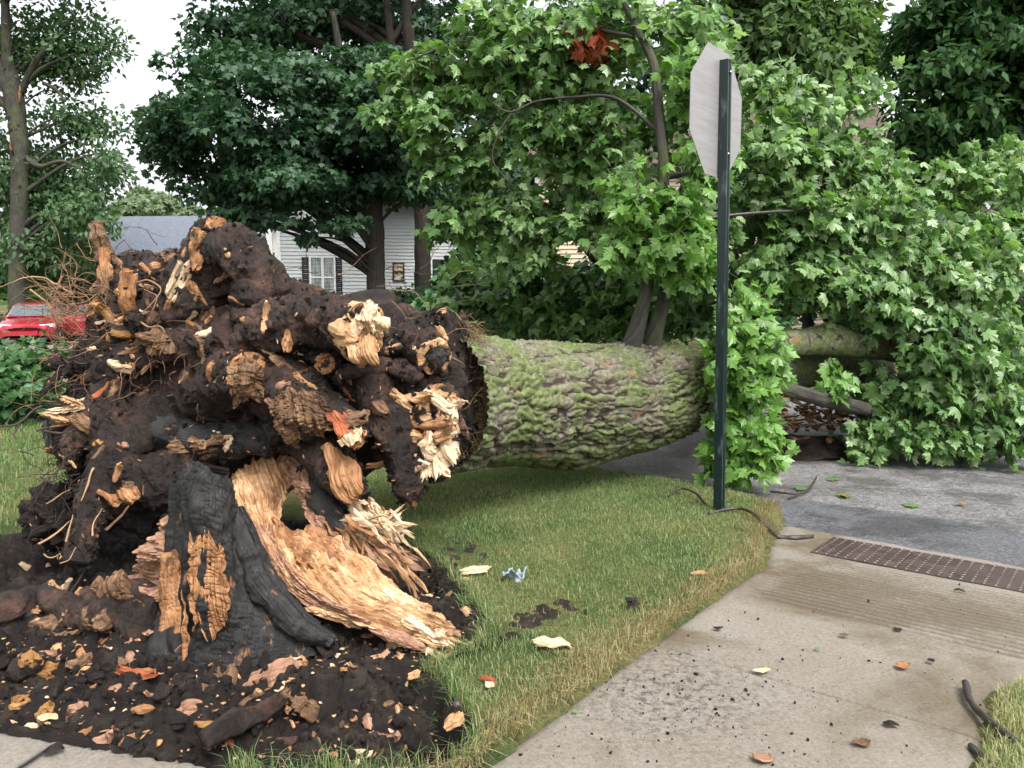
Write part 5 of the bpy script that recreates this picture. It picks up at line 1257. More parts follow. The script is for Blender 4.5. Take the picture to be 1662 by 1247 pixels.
# small chips and clods nobody would count
b = {m: Bag() for m in ('pale', 'white', 'pink', 'orange', 'rot', 'red', 'yellow')}
cx_, cy_ = g.uniform(-2.6, .1, 1500), g.uniform(2.45, 4.6, 1500); ok = inpoly(cx_, cy_, SOIL); cx_, cy_ = cx_[ok], cy_[ok]
for k, (x, y, z) in enumerate(zip(cx_, cy_, ground_z(cx_, cy_))):
    an = g.uniform(0, 2*PI); m = g.choice(list(b), p=[.22,.2,.16,.14,.18,.05,.05]); L = g.uniform(.008, .04) * (1.6 if g.random() < .12 else 1)
    b[m].add(*splinter((x, y, z + .004), (math.cos(an), math.sin(an), g.normal()*.3), L, L*g.uniform(.2, .5), L*.18, 6, 4, seed=k, jag=.25))
for m in b: tag(b[m].out('wood_chips', MAT[m], smooth=False), kind='stuff')
fr = {m: Bag() for m in ('pale', 'pink', 'orange', 'rot', 'root', 'white')}
cx_, cy_ = g.uniform(-2.6, .0, 620), g.uniform(2.45, 4.4, 620); ok = inpoly(cx_, cy_, SOIL); cx_, cy_ = cx_[ok], cy_[ok]
for k, (x, y, z) in enumerate(zip(cx_, cy_, ground_z(cx_, cy_))):
    an = g.uniform(0, 2*PI); L = .02 + .085 * g.random()**2.2; m = g.choice(list(fr), p=[.17, .2, .2, .22, .13, .08])
    fr[m].add(*slab_piece((x, y, z + .004), (math.cos(an), math.sin(an), g.normal()*.35), L, L*g.uniform(.25, .6), L*.2, 900 + k, .15, (g.normal()*.3, -.4, .85), 6, 8))
for m in fr: tag(fr[m].out('wood_fragments', MAT[m], smooth=False), kind='stuff')
b = Bag(); v2, f2_ = ico(2)
cx_, cy_ = g.uniform(-3.2, .1, 2600), g.uniform(2.45, 4.7, 2600); ok = inpoly(cx_, cy_, SOIL); cx_, cy_ = cx_[ok], cy_[ok]
sh = [1 + .55 * fbm(v2 * 1.7 + k, 4) for k in range(24)]; sh1 = [1 + .45 * fbm(v1 * 1.7 + k, 3) for k in range(24)]
for k, (x, y, z) in enumerate(zip(cx_, cy_, ground_z(cx_, cy_))):
    r0 = g.uniform(.006, .022); big = g.random() < .14; r0 *= 2.1 if big else 1
    vv, ff, d = (v2, f2_, sh[k % 24]) if big else (v1, f1_, sh1[k % 24])
    b.add(np.array([x, y, z + r0*.3]) + vv * d[:, None] * r0 * g.uniform(.6, 1.3, 3), ff)
tag(b.out('soil_clods', MAT['soil'], smooth=False), kind='stuff')
b = Bag(); n_ = 0
while n_ < 700:         # crumbs on the pavement and in the grass edge
    if n_ < 520: c = G(g.normal(1090, 150), g.normal(1130, 75))
    else: c = G(g.uniform(850, 1640), g.uniform(900, 1247))
    s, t = toST(c[0], c[1])
    if not (s_left(t) + .02 < s < s_right(t) - .05 and t < 0): n_ += 1; continue
    r0 = .0016 + .0065 * g.random()**7; n_ += 1
    b.add(np.array([c[0], c[1], float(ramp_z(np.array([t]))[0]) + r0*.3]) + v1 * (1 + .3*g.normal(size=(len(v1), 1))) * r0 * g.uniform(.6, 1.4, 3), f1_)
tag(b.out('soil_crumbs', MAT['soil'], smooth=False), kind='stuff')
# dry curled leaves and bark flakes on the pavement
def flake(px, py, L, w, an, mat, label, cat='dead leaf', curl=.06, seed=0, name='dead_leaf', z0=.004):
    c = GG(px, py); Y = c[1]; L, w = M(L, Y), M(w, Y) * 1.6; a = math.radians(an)
    d = np.array([math.cos(a), math.sin(a), 0]); s = np.array([-d[1], d[0], 0])
    rows = [[c + d*L*(f-.5) + s*w*(h)*(1-.8*abs(2*f-1)**2.2) + np.array([0, 0, z0 + .012 + curl*w*(2*h)**2*.6 + .08*w*math.sin(f*5+seed)]) for h in (-.5, 0, .5)] for f in np.linspace(0, 1, 6)]
    V, F, uv = sheet(np.array(rows), 16, 24, .002, .001, 60, 5, .006, 20, .01, .01, seed=seed, face=(0, 0, 5))
    return tag(build(name, V, F, MAT[mat], None, c, uv=uv), label, cat, 'flakes and leaves lying on the pavement')
flake(1238, 1236, 42, 18, 10, 'pink', 'curled brown dead leaf nearest the bottom edge of the pavement', seed=1)
flake(1396, 1210, 30, 14, 10, 'rot', 'dark reddish dead leaf to the right of the one at the bottom edge', seed=2)
flake(1236, 1093, 30, 9, 5, 'white', 'pale flat chip in the middle of the pavement', 'bark flake', .1, 3, 'bark_flake')
flake(1466, 1086, 24, 12, 20, 'orange', 'orange dead leaf in the middle of the pavement', 'dead leaf', .1, 4)
flake(1446, 1181, 26, 10, -25, 'root', 'thin dark bark flake near the pavement joint', 'bark flake', .05, 5, 'bark_flake')
flake(1558, 963, 16, 7, -20, 'root', 'dark flake on the grooved ramp near the tactile strip', 'bark flake', .05, 6, 'bark_flake')
flake(1456, 1025, 14, 6, 0, 'root', 'small dark flake below the last groove of the ramp', 'bark flake', .05, 7, 'bark_flake')
flake(1511, 1078, 12, 6, 0, 'root', 'tiny dark flake right of the orange dead leaf', 'bark flake', .05, 8, 'bark_flake')
flake(1166, 1024, 16, 6, 0, 'root', 'brown flake on the pavement close to the grass edge', 'bark flake', .05, 9, 'bark_flake')
flake(1370, 1035, 14, 6, 0, 'rot', 'brown flake alone on the pavement left of the grooves end', 'bark flake', .05, 10, 'bark_flake')
flake(88, 1224, 30, 18, 15, 'root', 'dark bark flake on the strip of pavement at the lower left', 'bark flake', .2, 11, 'bark_flake')
for i, (x, y, lab) in enumerate([(1370, 808, 'small orange leaf lying on the asphalt'), (1560, 820, 'orange leaf further right on the asphalt near the patch')]): flake(x, y, 14, 9, 20*i, 'yellow', lab, 'dead leaf', .1, 20+i)
# sticks
def stick(px, rad, label, seed=0, lift=.0, name='fallen_branch'):
    p = np.array([GG(q[0], q[1]) + np.array([0, 0, (q[2] if len(q) > 2 else .012)]) for q in px])
    V, F, uv = tube(p, rad, 60, 12, .25, 18, .06, 60, seed=seed, jag=.01); return tag(build(name, V, F, MAT['twig'], None, p[0], uv=uv), label, 'branch', 'fallen branches')
stick([(1150,836),(1190,832,.03),(1215,838,.04),(1240,855,.03),(1262,873),(1290,876),(1320,873)], [.010,.011,.012,.013,.015,.017,.012], 'black curved branch from the sign post to the tactile strip', 1)
stick([(1084,808),(1105,803,.05),(1130,812,.05),(1150,828,.01)], [.008,.009,.009,.009], 'short dark branch arching over the grass to the sign post', 2)
stick([(1566,1120,.03),(1572,1145,.03),(1590,1170,.03),(1620,1195,.03),(1650,1215,.03)], [.014,.012,.013,.013,.008], 'thick dark branch by the grass at the right edge of the pavement', 3)
stick([(1575,1215),(1595,1235),(1610,1250)], [.010,.012,.010], 'broken dark stick end at the lower right corner', 4)
stick([(1250,800),(1290,805,.02),(1312,800,.03),(1325,785,.06)], [.010,.010,.009,.008], 'thin forked twig lying on the road behind the sign post', 5)
stick([(1280,812),(1295,806,.02),(1290,798,.03)], [.008,.008,.006], 'short side twig on the road beside the forked twig', 6)
stick([(706,1240,.02),(725,1215,.06),(742,1185,.10)], [.016,.015,.013], 'dark stick standing up out of the soil by the grass', 7)
stick([(100,1000,.05),(135,962,.10),(142,950,.12)], [.006,.005,.004], 'thin dark twig poking out behind the brown chunks', 8)
# grey rag on the grass
c = GG(832, 942)
rows = [[c + np.array([M(28,4.4)*(u-.5), M(14,4.4)*(v-.5)*1.5, .03 + .03*math.sin(u*4+v*3) + .02*math.cos(v*5)]) for u in np.linspace(0, 1.2, 4)] for v in np.linspace(0, 1, 4)]
V, F, uv = sheet(np.array(rows), 24, 24, .004, .004, 60, 30, .03, 14, .02, .02, face=(0, 0, 5)); tag(build('rag', V, F, MAT['cloth'], None, c, uv=uv), 'small crumpled blue grey rag lying on the grass by the soil', 'rag')
# heap of broken bark under the far end of the trunk
b = Bag()
for k in range(160):
    c = P(g.normal(1310, 34), g.normal(676, 14), 8.3 + g.uniform(-.3, .4)); c[2] = max(c[2], -.09)
    an = g.uniform(0, 2*PI); L = g.uniform(.06, .22)
    b.add(*splinter(c, (math.cos(an), math.sin(an)*.6, g.normal()*.3), L, L*.3, L*.12, 9, 6, seed=k))
tag(b.out('broken_bark_heap', MAT['rot']), kind='stuff')
tag(build('broken_bark_mound', *blob(P(1300, 690, 8.5)[:3] * np.array([1, 1, 0]) + np.array([0, 0, -.1]), (.6, .3, .2), 4, .35, 2.5, 5, 5)[:2], MAT['soil_brown']), kind='stuff')
for i, (x, y, L, an, m, lab) in enumerate([(745, 757, 60, 4, 'rot', 'brown bark strip on the road under the trunk'), (872, 749, 34, 0, 'pale', 'pale splinter on the road under the middle of the trunk'), (968, 752, 36, 5, 'orange', 'tan splinter lying beside the trunk swelling'), (1192, 772, 26, 0, 'red', 'reddish bark strip on the road by the hanging leaves'), (1485, 743, 22, -8, 'white', 'pale sliver on the asphalt below the fallen crown')]):
    chunk('wood_splinter', x, y, L, 7, an, m, lab, .5, seed=400+i, cat='splinter')

# ------------------------------------------------------------------ leaves
def maple_leaf(fold=.22, droop=.25, simple=False, wave=.0):
    if simple: h = [(0, 0), (.36, -.04), (.34, .14), (.60, .40), (.30, .46), (.26, .66), (0, 1.)]
    else: h = [(0, .03), (.16, -.07), (.42, -.05), (.33, .10), (.64, .41), (.43, .42), (.37, .52), (.22, .43), (.33, .70), (.14, .76), (0, 1.05)]
    pts = h + [(-x, y) for x, y in h[-2:0:-1]]
    P2 = np.array(pts); n = len(P2)
    V = np.vstack([[0, .30], P2]); z = -fold * np.abs(V[:, 0])**1.1 - droop * (V[:, 1] - .3)**2 + wave * np.sin(V[:, 0]*7 + V[:, 1]*5)
    V = np.column_stack([V, z]); V[0, 2] = 0; V[:, 1] += .0
    k = np.arange(n); return V, np.stack([np.zeros(n, int), 1 + k, 1 + (k + 1) % n], 1)
def tiny_leaf():
    V = np.array([[0, 0, 0], [.40, .04, -.10], [.58, .44, -.16], [.24, .50, -.05], [0, 1.05, -.14], [-.24, .50, -.05], [-.58, .44, -.16], [-.40, .04, -.10]])
    return V, np.array([[0, 1, 2], [0, 2, 3], [0, 3, 4], [0, 4, 5], [0, 5, 6], [0, 6, 7]])
def small_leaf():
    V = np.array([[0, 0, 0], [.28, .35, -.06], [0, 1., -.10], [-.28, .35, -.06]]); return V, np.array([[0, 1, 2], [0, 2, 3]])
def frond(n=4):       # a feathery compound leaf: paired leaflets
    V, F = [], []
    for k in range(n):
        y = .15 + .8 * k / (n - 1); w = .34 * (1 - .5 * abs(2*k/(n-1) - 1)**2)
        for sx in (-1, 1):
            a = len(V); V += [(0, y, 0), (sx*w, y + .13, -.10), (sx*w*.55, y - .03, -.05)]; F.append((a, a+1, a+2))
    return np.array(V), np.array(F)
def nrm(v): return v / (np.linalg.norm(v, axis=-1, keepdims=True) + 1e-9)
def leaves(base, pos, axis, normal, size, tint):
    V, F = base; n = len(pos)
    a = nrm(axis); z = normal - a * (normal * a).sum(1, keepdims=True); z = nrm(z); x = np.cross(a, z)
    W = pos[:, None] + size[:, None, None] * (V[None, :, 0, None]*x[:, None] + V[None, :, 1, None]*a[:, None] + V[None, :, 2, None]*z[:, None])
    FF = F[None] + (np.arange(n) * len(V))[:, None, None]
    return W.reshape(-1, 3), FF.reshape(-1, F.shape[1]), np.repeat(tint, len(V))
UP = np.array([0, 0, 1.])
LG = np.random.default_rng(21)
# ---- foliage of the fallen maple: sprays (a twig with paired leaves) placed through the crown
def sprays(ells, out_c, size=(.075, .150), per=(8, 15), L=(.26, .5), droop=.5, flat=.8):
    pos, ax, no, sz, tw = [], [], [], [], []
    for (px, py, Y, rx, ry, dY, n) in ells:
        for _ in range(n):
            q = LG.normal(size=3); q /= np.linalg.norm(q); q *= LG.random()**.45
            Yc = Y + q[1]*dY; c = P(px + q[0]*rx, py + q[2]*ry, Yc)
            if c[2] < .0: c[2] = LG.uniform(-.05, .12)
            o = nrm(c - out_c + LG.normal(size=3)*.6); d = nrm(o*.55 + LG.normal(size=3)*.5 - UP*droop)
            l = LG.uniform(*L); m = LG.integers(*per)
            p = [c]; dd_ = d.copy()
            for k in range(4): dd_ = nrm(dd_ - UP*.16*droop + LG.normal(size=3)*.12); p.append(p[-1] + dd_*l/4)
            p = np.array(p); p = p - (p[2] - c); p[:, 2] = np.maximum(p[:, 2], -.06); tw.append(p)
            s = np.cross(d, UP); s = nrm(s + 1e-6); nn = nrm(UP*flat + o*.45 - np.array([0, .35, 0]))
            for k in range(m):
                f = (k + .5) / m * 3.999; i = int(f); b0 = p[i] + (p[i+1] - p[i])*(f - i)
                sd_ = s * (1 if k % 2 else -1); a = nrm(dd_*.55 + sd_*.8 + LG.normal(size=3)*.35 - UP*LG.uniform(.1, .9))
                pos.append(b0 + a*LG.uniform(.03, .09) + LG.normal(size=3)*.02); ax.append(a); no.append(nn + LG.normal(size=3)*.72); sz.append(LG.uniform(*size))
    return np.array(pos), np.array(ax), np.array(no), np.array(sz), tw
OC = P(1150, 470, 9.5)
# (centre px, centre py, distance, half width px, half height px, half depth m, sprays)
BACK = [(850,480,9.9,150,70,.7,95),(980,480,9.6,110,70,.6,80),(760,480,9.9,55,50,.5,26),(1120,490,9.6,90,60,.6,44),(1250,380,9.3,110,130,.8,80),(1400,420,9.4,150,120,.8,100),
   (1560,480,9.2,130,120,.7,90),(1500,660,9.3,160,60,.6,80),(930,300,9.2,110,90,.6,40),(1010,150,9.0,120,120,.7,64),(1130,180,9.1,90,140,.6,46)]
MID = [(1445,662,8.0,26,16,.2,8),(640,110,8.3,30,24,.3,7),(690,190,8.2,44,26,.35,16),(625,178,8.3,20,10,.2,4),(735,140,8.3,70,46,.5,36),(690,100,8.2,46,30,.35,14),(650,172,8.2,34,18,.3,8),(830,90,8.0,90,70,.5,60),(800,20,8.1,70,46,.4,26),(930,60,7.9,100,64,.5,56),(1010,40,7.7,100,60,.4,40),(880,200,7.9,80,46,.4,34),(970,190,7.8,70,50,.4,30),
   (700,240,8.2,22,50,.25,11),(775,265,8.2,52,56,.35,26),(820,330,8.2,70,46,.4,30),(742,355,8.3,50,26,.3,18),(845,400,8.4,60,36,.4,22),(930,250,8.0,44,46,.3,14),(955,345,8.0,66,46,.4,32),(1000,270,7.8,54,50,.35,20),
   (1140,50,7.8,50,60,.35,22),(1150,330,7.9,60,66,.4,26),(1255,150,8.2,60,50,.35,28),(1245,240,8.0,72,50,.4,36),(1330,195,8.4,56,44,.4,22),(1345,250,8.3,84,46,.4,38),(1420,250,8.7,56,46,.3,18),(1395,150,8.8,44,34,.3,9),
   (1290,330,8.0,100,50,.4,56),(1420,340,8.2,100,50,.4,58),(1300,415,8.0,100,50,.4,54),(1430,430,8.1,110,60,.4,64),(1560,420,8.2,110,50,.4,60),(1320,455,8.1,80,26,.3,24),(1440,495,8.1,80,30,.3,28),
   (1640,360,8.8,60,40,.4,22),(1575,550,8.0,110,70,.4,70),(1500,620,8.1,80,56,.35,44),(1610,640,8.0,100,66,.4,62),(1530,690,7.9,84,34,.3,34),(1620,700,7.8,70,26,.25,24),(1420,705,8.2,44,20,.3,14),(1400,640,8.3,40,24,.25,8),
   (1570,300,9.8,66,60,.5,40),(1640,280,9.9,60,60,.5,34),(1530,350,9.6,50,34,.4,20),(1100,400,7.6,60,50,.35,26)]
NEAR = [(1030,320,7.0,36,36,.25,16),(1110,330,7.0,30,36,.25,12),(1085,380,6.9,54,34,.3,28),(1015,380,7.0,44,40,.25,18),(1118,415,7.0,40,26,.25,15),(1188,570,6.75,32,34,.2,20),(1205,500,6.8,24,46,.2,17),(1210,600,6.75,26,50,.2,22),(1215,675,6.7,28,44,.2,22),
   (1180,705,6.7,22,36,.2,14),(1235,725,6.68,28,22,.18,13),(1195,750,6.68,34,14,.16,8),(1262,575,6.9,24,16,.15,5),(1150,250,7.1,40,46,.3,16),(1125,130,7.2,26,60,.3,12),(1140,120,7.2,26,40,.25,9),(1358,605,7.9,12,18,.12,4)]
fol = {}
lob = maple_leaf()
def put_leaves(nm, ells, mat, bright, **kw):
    pos, ax, no, sz, tw = sprays(ells, OC, **kw)
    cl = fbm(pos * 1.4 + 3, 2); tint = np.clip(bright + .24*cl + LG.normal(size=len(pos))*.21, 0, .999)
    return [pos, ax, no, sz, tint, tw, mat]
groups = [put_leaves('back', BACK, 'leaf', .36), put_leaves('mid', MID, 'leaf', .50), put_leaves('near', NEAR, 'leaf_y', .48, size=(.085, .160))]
# the 300 leaves that show largest are parts of their own; the rest is one mass per kind
allp = np.concatenate([q[0] for q in groups]); gid = np.concatenate([np.full(len(q[0]), i) for i, q in enumerate(groups)]); lid = np.concatenate([np.arange(len(q[0])) for q in groups])
allsz = np.concatenate([q[3] for q in groups])
pxx = 831 + F_PX * allp[:, 0] / (allp[:, 1]*CP - (allp[:, 2]-EYE)*SP)
score = np.where((pxx > 0) & (pxx < 1662), allsz / np.linalg.norm(allp - [0, 0, EYE], axis=1), 0)
# keep the biggest, at most one in a small cell, so that they lie on the outside of the crown
order = np.argsort(-score)[:300]
single = np.zeros(len(allp), bool); single[order] = True
VAR = {}
for i, (pos, ax, no, sz, tint, tw, m) in enumerate(groups):
    keep = np.ones(len(pos), bool); keep[lid[single & (gid == i)]] = False
    sel = np.nonzero(keep)[0]; VV, FF, TT, nv_ = [], [], [], 0
    for k in range(4 if i else 1):        # leaves folded and drooping to different degrees
        q = sel[k::4] if i else sel
        V, F, tn = leaves(maple_leaf((.08, .25, .45, .75)[k], (.1, .55, .25, .9)[k], wave=.05) if i else tiny_leaf(), pos[q], ax[q], no[q], sz[q] * (1 if i else 1.15), tint[q])
        VV.append(V); FF.append(F + nv_); TT.append(tn); nv_ += len(V)
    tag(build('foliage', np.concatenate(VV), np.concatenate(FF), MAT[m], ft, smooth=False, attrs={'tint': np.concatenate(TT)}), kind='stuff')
    b = Bag()
    for p in tw: strand(b, p, .0045, 5, 3, .4)
    tag(b.out('twigs', MAT['twig'], ft), kind='stuff')
for k in order:
    pos, ax, no, sz, tint, tw, m = groups[gid[k]]; j = lid[k]
    key = (m, int(LG.integers(0, 5)))
    if key not in VAR:
        V, F = maple_leaf(LG.uniform(.1, .55), LG.uniform(.1, .7), wave=.05)
        VAR[key] = mesh_data('leaf', V, F, MAT[m], smooth=False, attrs={'tint': np.full(len(V), LG.uniform(.3, .75))})
    o = link('leaf', VAR[key], ft)
    a = nrm(ax[j]); z = nrm(no[j] - a * (no[j] @ a)); x = np.cross(a, z)
    from mathutils import Matrix
    o.matrix_local = Matrix([[*( [x[r]*sz[j], a[r]*sz[j], z[r]*sz[j], pos[j][r] - ORG[ft.name][r]])] for r in range(3)] + [[0, 0, 0, 1]])
# cluster of dead red leaves high in the crown
n = 46; c = P(966, 76, 7.5); pos = c + LG.normal(size=(n, 3)) * np.array([.09, .07, .065]); pos[:n//3] += np.array([-.10, 0, .05])
V, F, tn = leaves(lob, pos, nrm(LG.normal(size=(n, 3)) - UP*.7), LG.normal(size=(n, 3)) + np.array([0, -1, .3]), LG.uniform(.09, .15, n), LG.random(n))
tag(build('dead_leaf_cluster', V, F, MAT['leaf_dead'], ft, smooth=False, attrs={'tint': tn}), 'cluster of dead red brown leaves')
# a few torn-off leaves on the road and lawn
for i, (x, y, lab) in enumerate([(1360, 806, 'torn green leaf on the asphalt beside the forked twig'), (1487, 824, 'torn green leaf on the asphalt right of the forked twig'), (1303, 793, 'torn green leaf lying close behind the kerb'), (1342, 778, 'torn green leaf lying on the road under the hanging branch'), (1328, 1058, 'small green leaf scrap on the pavement'), (936, 1158, 'small green leaf scrap beside the grass edge')]):
    c = GG(x, y) + np.array([0, 0, .012]); s = .13 if y < 900 else .025
    V, F, tn = leaves(maple_leaf(.1, .1), c[None], np.array([[math.cos(i*2.), math.sin(i*2.), .05]]), np.array([[.1, -.1, 1.]]), np.array([s]), np.array([.5]))
    tag(build('fallen_leaf', V, F, MAT['leaf'], None, c, smooth=False, attrs={'tint': tn}), lab, 'leaf', 'green leaves torn off the tree')

# ------------------------------------------------------------------ standing trees
def standing(name, label, mat, bark, trunk, trad, clumps, leaf, size, n_leaf, cat='tree', group=None, limbs=26, bright=.45, flat=(1, 1, .42), trunk_nl=70, extra_limbs=(), top_only=.0, dr=.25, seed=0):
    """trunk: points; clumps: (m,4) centre and radius. Leaves fill every clump, most of them in its upper shell."""
    r_ = np.random.default_rng(seed + 900)
    base = np.array([trunk[0][0], trunk[0][1], trunk[0][2]])
    t_ = thing(name, label, cat, base, group)
    V, F, uv = tube(trunk, trad, trunk_nl, 22, .10, 2.2, .03, 8, seed=seed); build('trunk', V, F, MAT[bark], t_, uv=uv)
    cc = np.asarray(clumps, float)
    T_ = np.asarray(trunk, float)
    if len(cc) > 0 and limbs:
        for k in r_.choice(len(cc), min(limbs, len(cc)), replace=False):
            e = cc[k, :3]; hz_ = e[2] - np.linalg.norm(e[:2] - base[:2]) * .45
            zt = np.clip(hz_, T_[1][2], T_[-1][2]); tt = np.interp(zt, T_[:, 2], np.arange(len(T_)))
            s_ = cr(T_, np.array([tt]))[0]; mid = (s_ + e)/2 + np.array([0, 0, .10*np.linalg.norm(e - s_)]) + r_.normal(size=3)*.12
            r0 = np.clip(.016 * np.linalg.norm(e - s_), .02, .12)
            V, F, uv = tube([s_, mid, e], [r0*1.5, r0, r0*.3], 16, 7, .1, 3, 0); build('limb', V, F, MAT[bark], t_, uv=uv)
    for p, r in extra_limbs:
        V, F, uv = tube(p, r, 40, 10, .15, 4, 0); build('limb', V, F, MAT[bark], t_, uv=uv)
    w = cc[:, 3]**2; idx = r_.choice(len(cc), n_leaf, p=w / w.sum())
    q = nrm(r_.normal(size=(n_leaf, 3))); q[:, 2] = np.where(r_.random(n_leaf) < top_only, np.abs(q[:, 2]), q[:, 2]); rr = r_.random(n_leaf)[:, None]**.4
    fl = np.asarray(flat); pos = cc[idx, :3] + q * rr * cc[idx, 3:4] * fl
    # clumps sag at their rim
    pos[:, 2] -= dr * cc[idx, 3] * (np.linalg.norm(q[:, :2], axis=1) * rr[:, 0])**2
    cen = cc[:, :3].mean(0); o = nrm(pos - cen)
    no = UP*.75 + o*.5 + q*.35 + r_.normal(size=(n_leaf, 3))*.42; ax = nrm(o*.4 + q*.3 + r_.normal(size=(n_leaf, 3))*.7 - UP*.45)
    tint = np.clip(bright + .16*fbm(cc[idx, :3]*.9 + seed, 2) + r_.normal(size=n_leaf)*.15, 0, .999)
    V, F, tn = leaves(leaf, pos, ax, no, r_.uniform(*size, n_leaf), tint)
    build('crown', V, F, MAT[mat], t_, smooth=False, attrs={'tint': tn})
    return t_
def clumpset(px, py, Y, rx, ry, dY, n, rad, seed=0, shell=.55, test=None):
    r_ = np.random.default_rng(seed + 50); out = []
    while len(out) < n:
        q = nrm(r_.normal(size=3)) * (shell + (1 - shell) * r_.random())
        if test and not test(px + q[0]*rx, py + q[2]*-1*ry, q[1]): continue
        out.append([*P(px + q[0]*rx, py - q[2]*ry, Y + q[1]*dY), r_.uniform(*rad)])
    return out
LS = tiny_leaf(); LF = small_leaf(); LR = frond()
gz = lambda p: np.array([p[0], p[1], float(ground_z(p[0], p[1])[0]) - .1])
# dark maple in front of the white house
Y = 21.
tk = [gz(P(612, 480, Y)), P(611, 480, Y), P(609, 420, Y), P(606, 350, Y), P(600, 250, Y), P(560, 120, Y), P(540, 20, Y)]
cl = clumpset(440, 190, Y, 190, 130, 3.2, 120, (.5, .95), 1) + clumpset(600, 190, Y, 140, 120, 3.0, 64, (.5, .95), 2) + clumpset(470, 300, Y - .6, 150, 50, 2.2, 54, (.45, .8), 3, .2) + clumpset(400, 355, Y - 1, 64, 36, 1.2, 22, (.35, .6), 4, .1) + clumpset(545, 365, Y - 1, 70, 14, 1., 12, (.3, .5), 5, .1) + clumpset(650, 300, Y, 100, 34, 1.8, 28, (.4, .7), 6, .1) + clumpset(280, 235, Y, 50, 80, 1.6, 24, (.4, .7), 7, .1) + clumpset(500, 385, Y - 1.2, 16, 14, .4, 3, (.25, .35), 8, .1)
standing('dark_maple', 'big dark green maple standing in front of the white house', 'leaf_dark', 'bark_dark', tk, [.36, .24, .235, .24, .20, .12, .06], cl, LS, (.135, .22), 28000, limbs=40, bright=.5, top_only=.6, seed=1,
    extra_limbs=[(PP([(606, 350, Y), (545, 290, Y - .5), (480, 235, Y - 1), (430, 190, Y - 1.2)]), [.16, .12, .08, .03]), (PP([(604, 330, Y), (640, 270, Y - .3), (690, 240, Y - .6)]), [.15, .10, .04]), (PP([(572, 352, Y), (520, 330, Y - .8), (470, 300, Y - 1.2)]), [.10, .07, .03])])
# second trunk by the house door
Y = 25.
tk = [gz(P(686, 480, Y)), P(686, 440, Y), P(685, 370, Y), P(680, 200, Y), P(660, 20, Y), P(655, -140, Y)]
cl = clumpset(520, 20, Y + 3, 230, 90, 3., 90, (.6, 1.1), 9, .2) + clumpset(400, 60, Y + 3, 110, 50, 2., 44, (.5, .9), 12, .2) + clumpset(620, 60, Y + 3, 110, 50, 2., 34, (.5, .9), 13, .2) + clumpset(680, 60, Y + 2, 110, 110, 2.5, 34, (.6, 1.), 10, .2) + clumpset(560, -160, Y + 2, 260, 140, 4., 70, (.8, 1.4), 11, .3)
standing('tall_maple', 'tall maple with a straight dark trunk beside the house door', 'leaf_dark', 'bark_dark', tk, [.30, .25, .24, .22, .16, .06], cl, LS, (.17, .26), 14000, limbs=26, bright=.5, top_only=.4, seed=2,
    extra_limbs=[(PP([(640, 120, Y), (632, 40, Y), (622, -60, Y)]), [.16, .12, .08]), (PP([(600, 130, Y + 1), (595, 40, Y + 1), (590, -60, Y + 1)]), [.15, .12, .08]), (PP([(635, 70, Y), (665, 20, Y), (700, -20, Y)]), [.10, .07, .04])])
# feathery tree at the left
Y = 34.; k_ = 1.55
tk = [gz(P(28, 480, Y)), P(28, 480, Y), P(29, 400, Y), P(32, 290, Y), P(30, 210, Y), P(22, 140, Y), P(12, 90, Y), P(8, 0, Y), P(0, -140, Y)]
cl = [[c[0], c[1], c[2], c[3]*k_] for c in clumpset(90, 70, Y + 1.5, 110, 80, 2.2, 60, (.45, .85), 12, .2) + clumpset(120, 190, Y + 1, 95, 50, 1.8, 26, (.4, .75), 13, .1) + clumpset(80, 290, Y + 1.6, 120, 70, 2., 66, (.5, .9), 14, .2) + clumpset(60, 390, Y + 1.2, 120, 60, 1.8, 52, (.5, .85), 15, .1) + clumpset(140, 340, Y - .5, 60, 60, 1.5, 22, (.4, .7), 16, .1) + clumpset(-60, 150, Y + 2, 120, 200, 2.5, 50, (.5, 1.), 17, .2) + clumpset(40, -120, Y, 200, 120, 3., 50, (.6, 1.2), 18, .2) + clumpset(170, 270, Y, 40, 35, 1., 10, (.3, .55), 19, .1)]
standing('honey_locust', 'feathery tree with a broken limb scar on its trunk at the left edge', 'leaf_locust', 'bark_grey', tk, [k_*.8*q for q in [.34, .27, .26, .26, .26, .25, .17, .12, .05]], cl, LF, (.18, .34), 32000, limbs=40, bright=.5, flat=(1, 1, .5), dr=.5, seed=3,
    extra_limbs=[(p_, [k_*q for q in r_l]) for p_, r_l in [(PP([(30, 215, Y), (10, 130, Y), (-30, 60, Y), (-70, -40, Y)]), [.22, .18, .13, .06]), (PP([(34, 150, Y), (55, 105, Y - .3), (80, 75, Y - .5), (105, 50, Y - .7)]), [.10, .08, .06, .025]), (PP([(38, 140, Y), (70, 110, Y - .3), (120, 88, Y - .6)]), [.07, .05, .02]), (PP([(40, 255, Y), (65, 270, Y - .4), (100, 262, Y - .7), (135, 275, Y - 1)]), [.08, .065, .045, .02]), (PP([(42, 365, Y), (62, 350, Y - .4), (95, 352, Y - .8)]), [.07, .05, .02]), (PP([(70, 135, Y - .4), (90, 145, Y - .5), (106, 165, Y - .6)]), [.05, .05, .03])]])
hl = [o for o in bpy.data.objects if o.name == 'honey_locust'][0]
part('broken_limb_scar', splinter(P(32, 155, Y - .44), (.1, 0, 1), .9, .16, .08, 14, 12, seed=501, jag=.35), 'orange', hl)
part('broken_limb_scar', splinter(P(18, 240, Y - .42), (-.1, 0, 1), .66, .22, .08, 14, 12, seed=502, jag=.35), 'rot', hl)
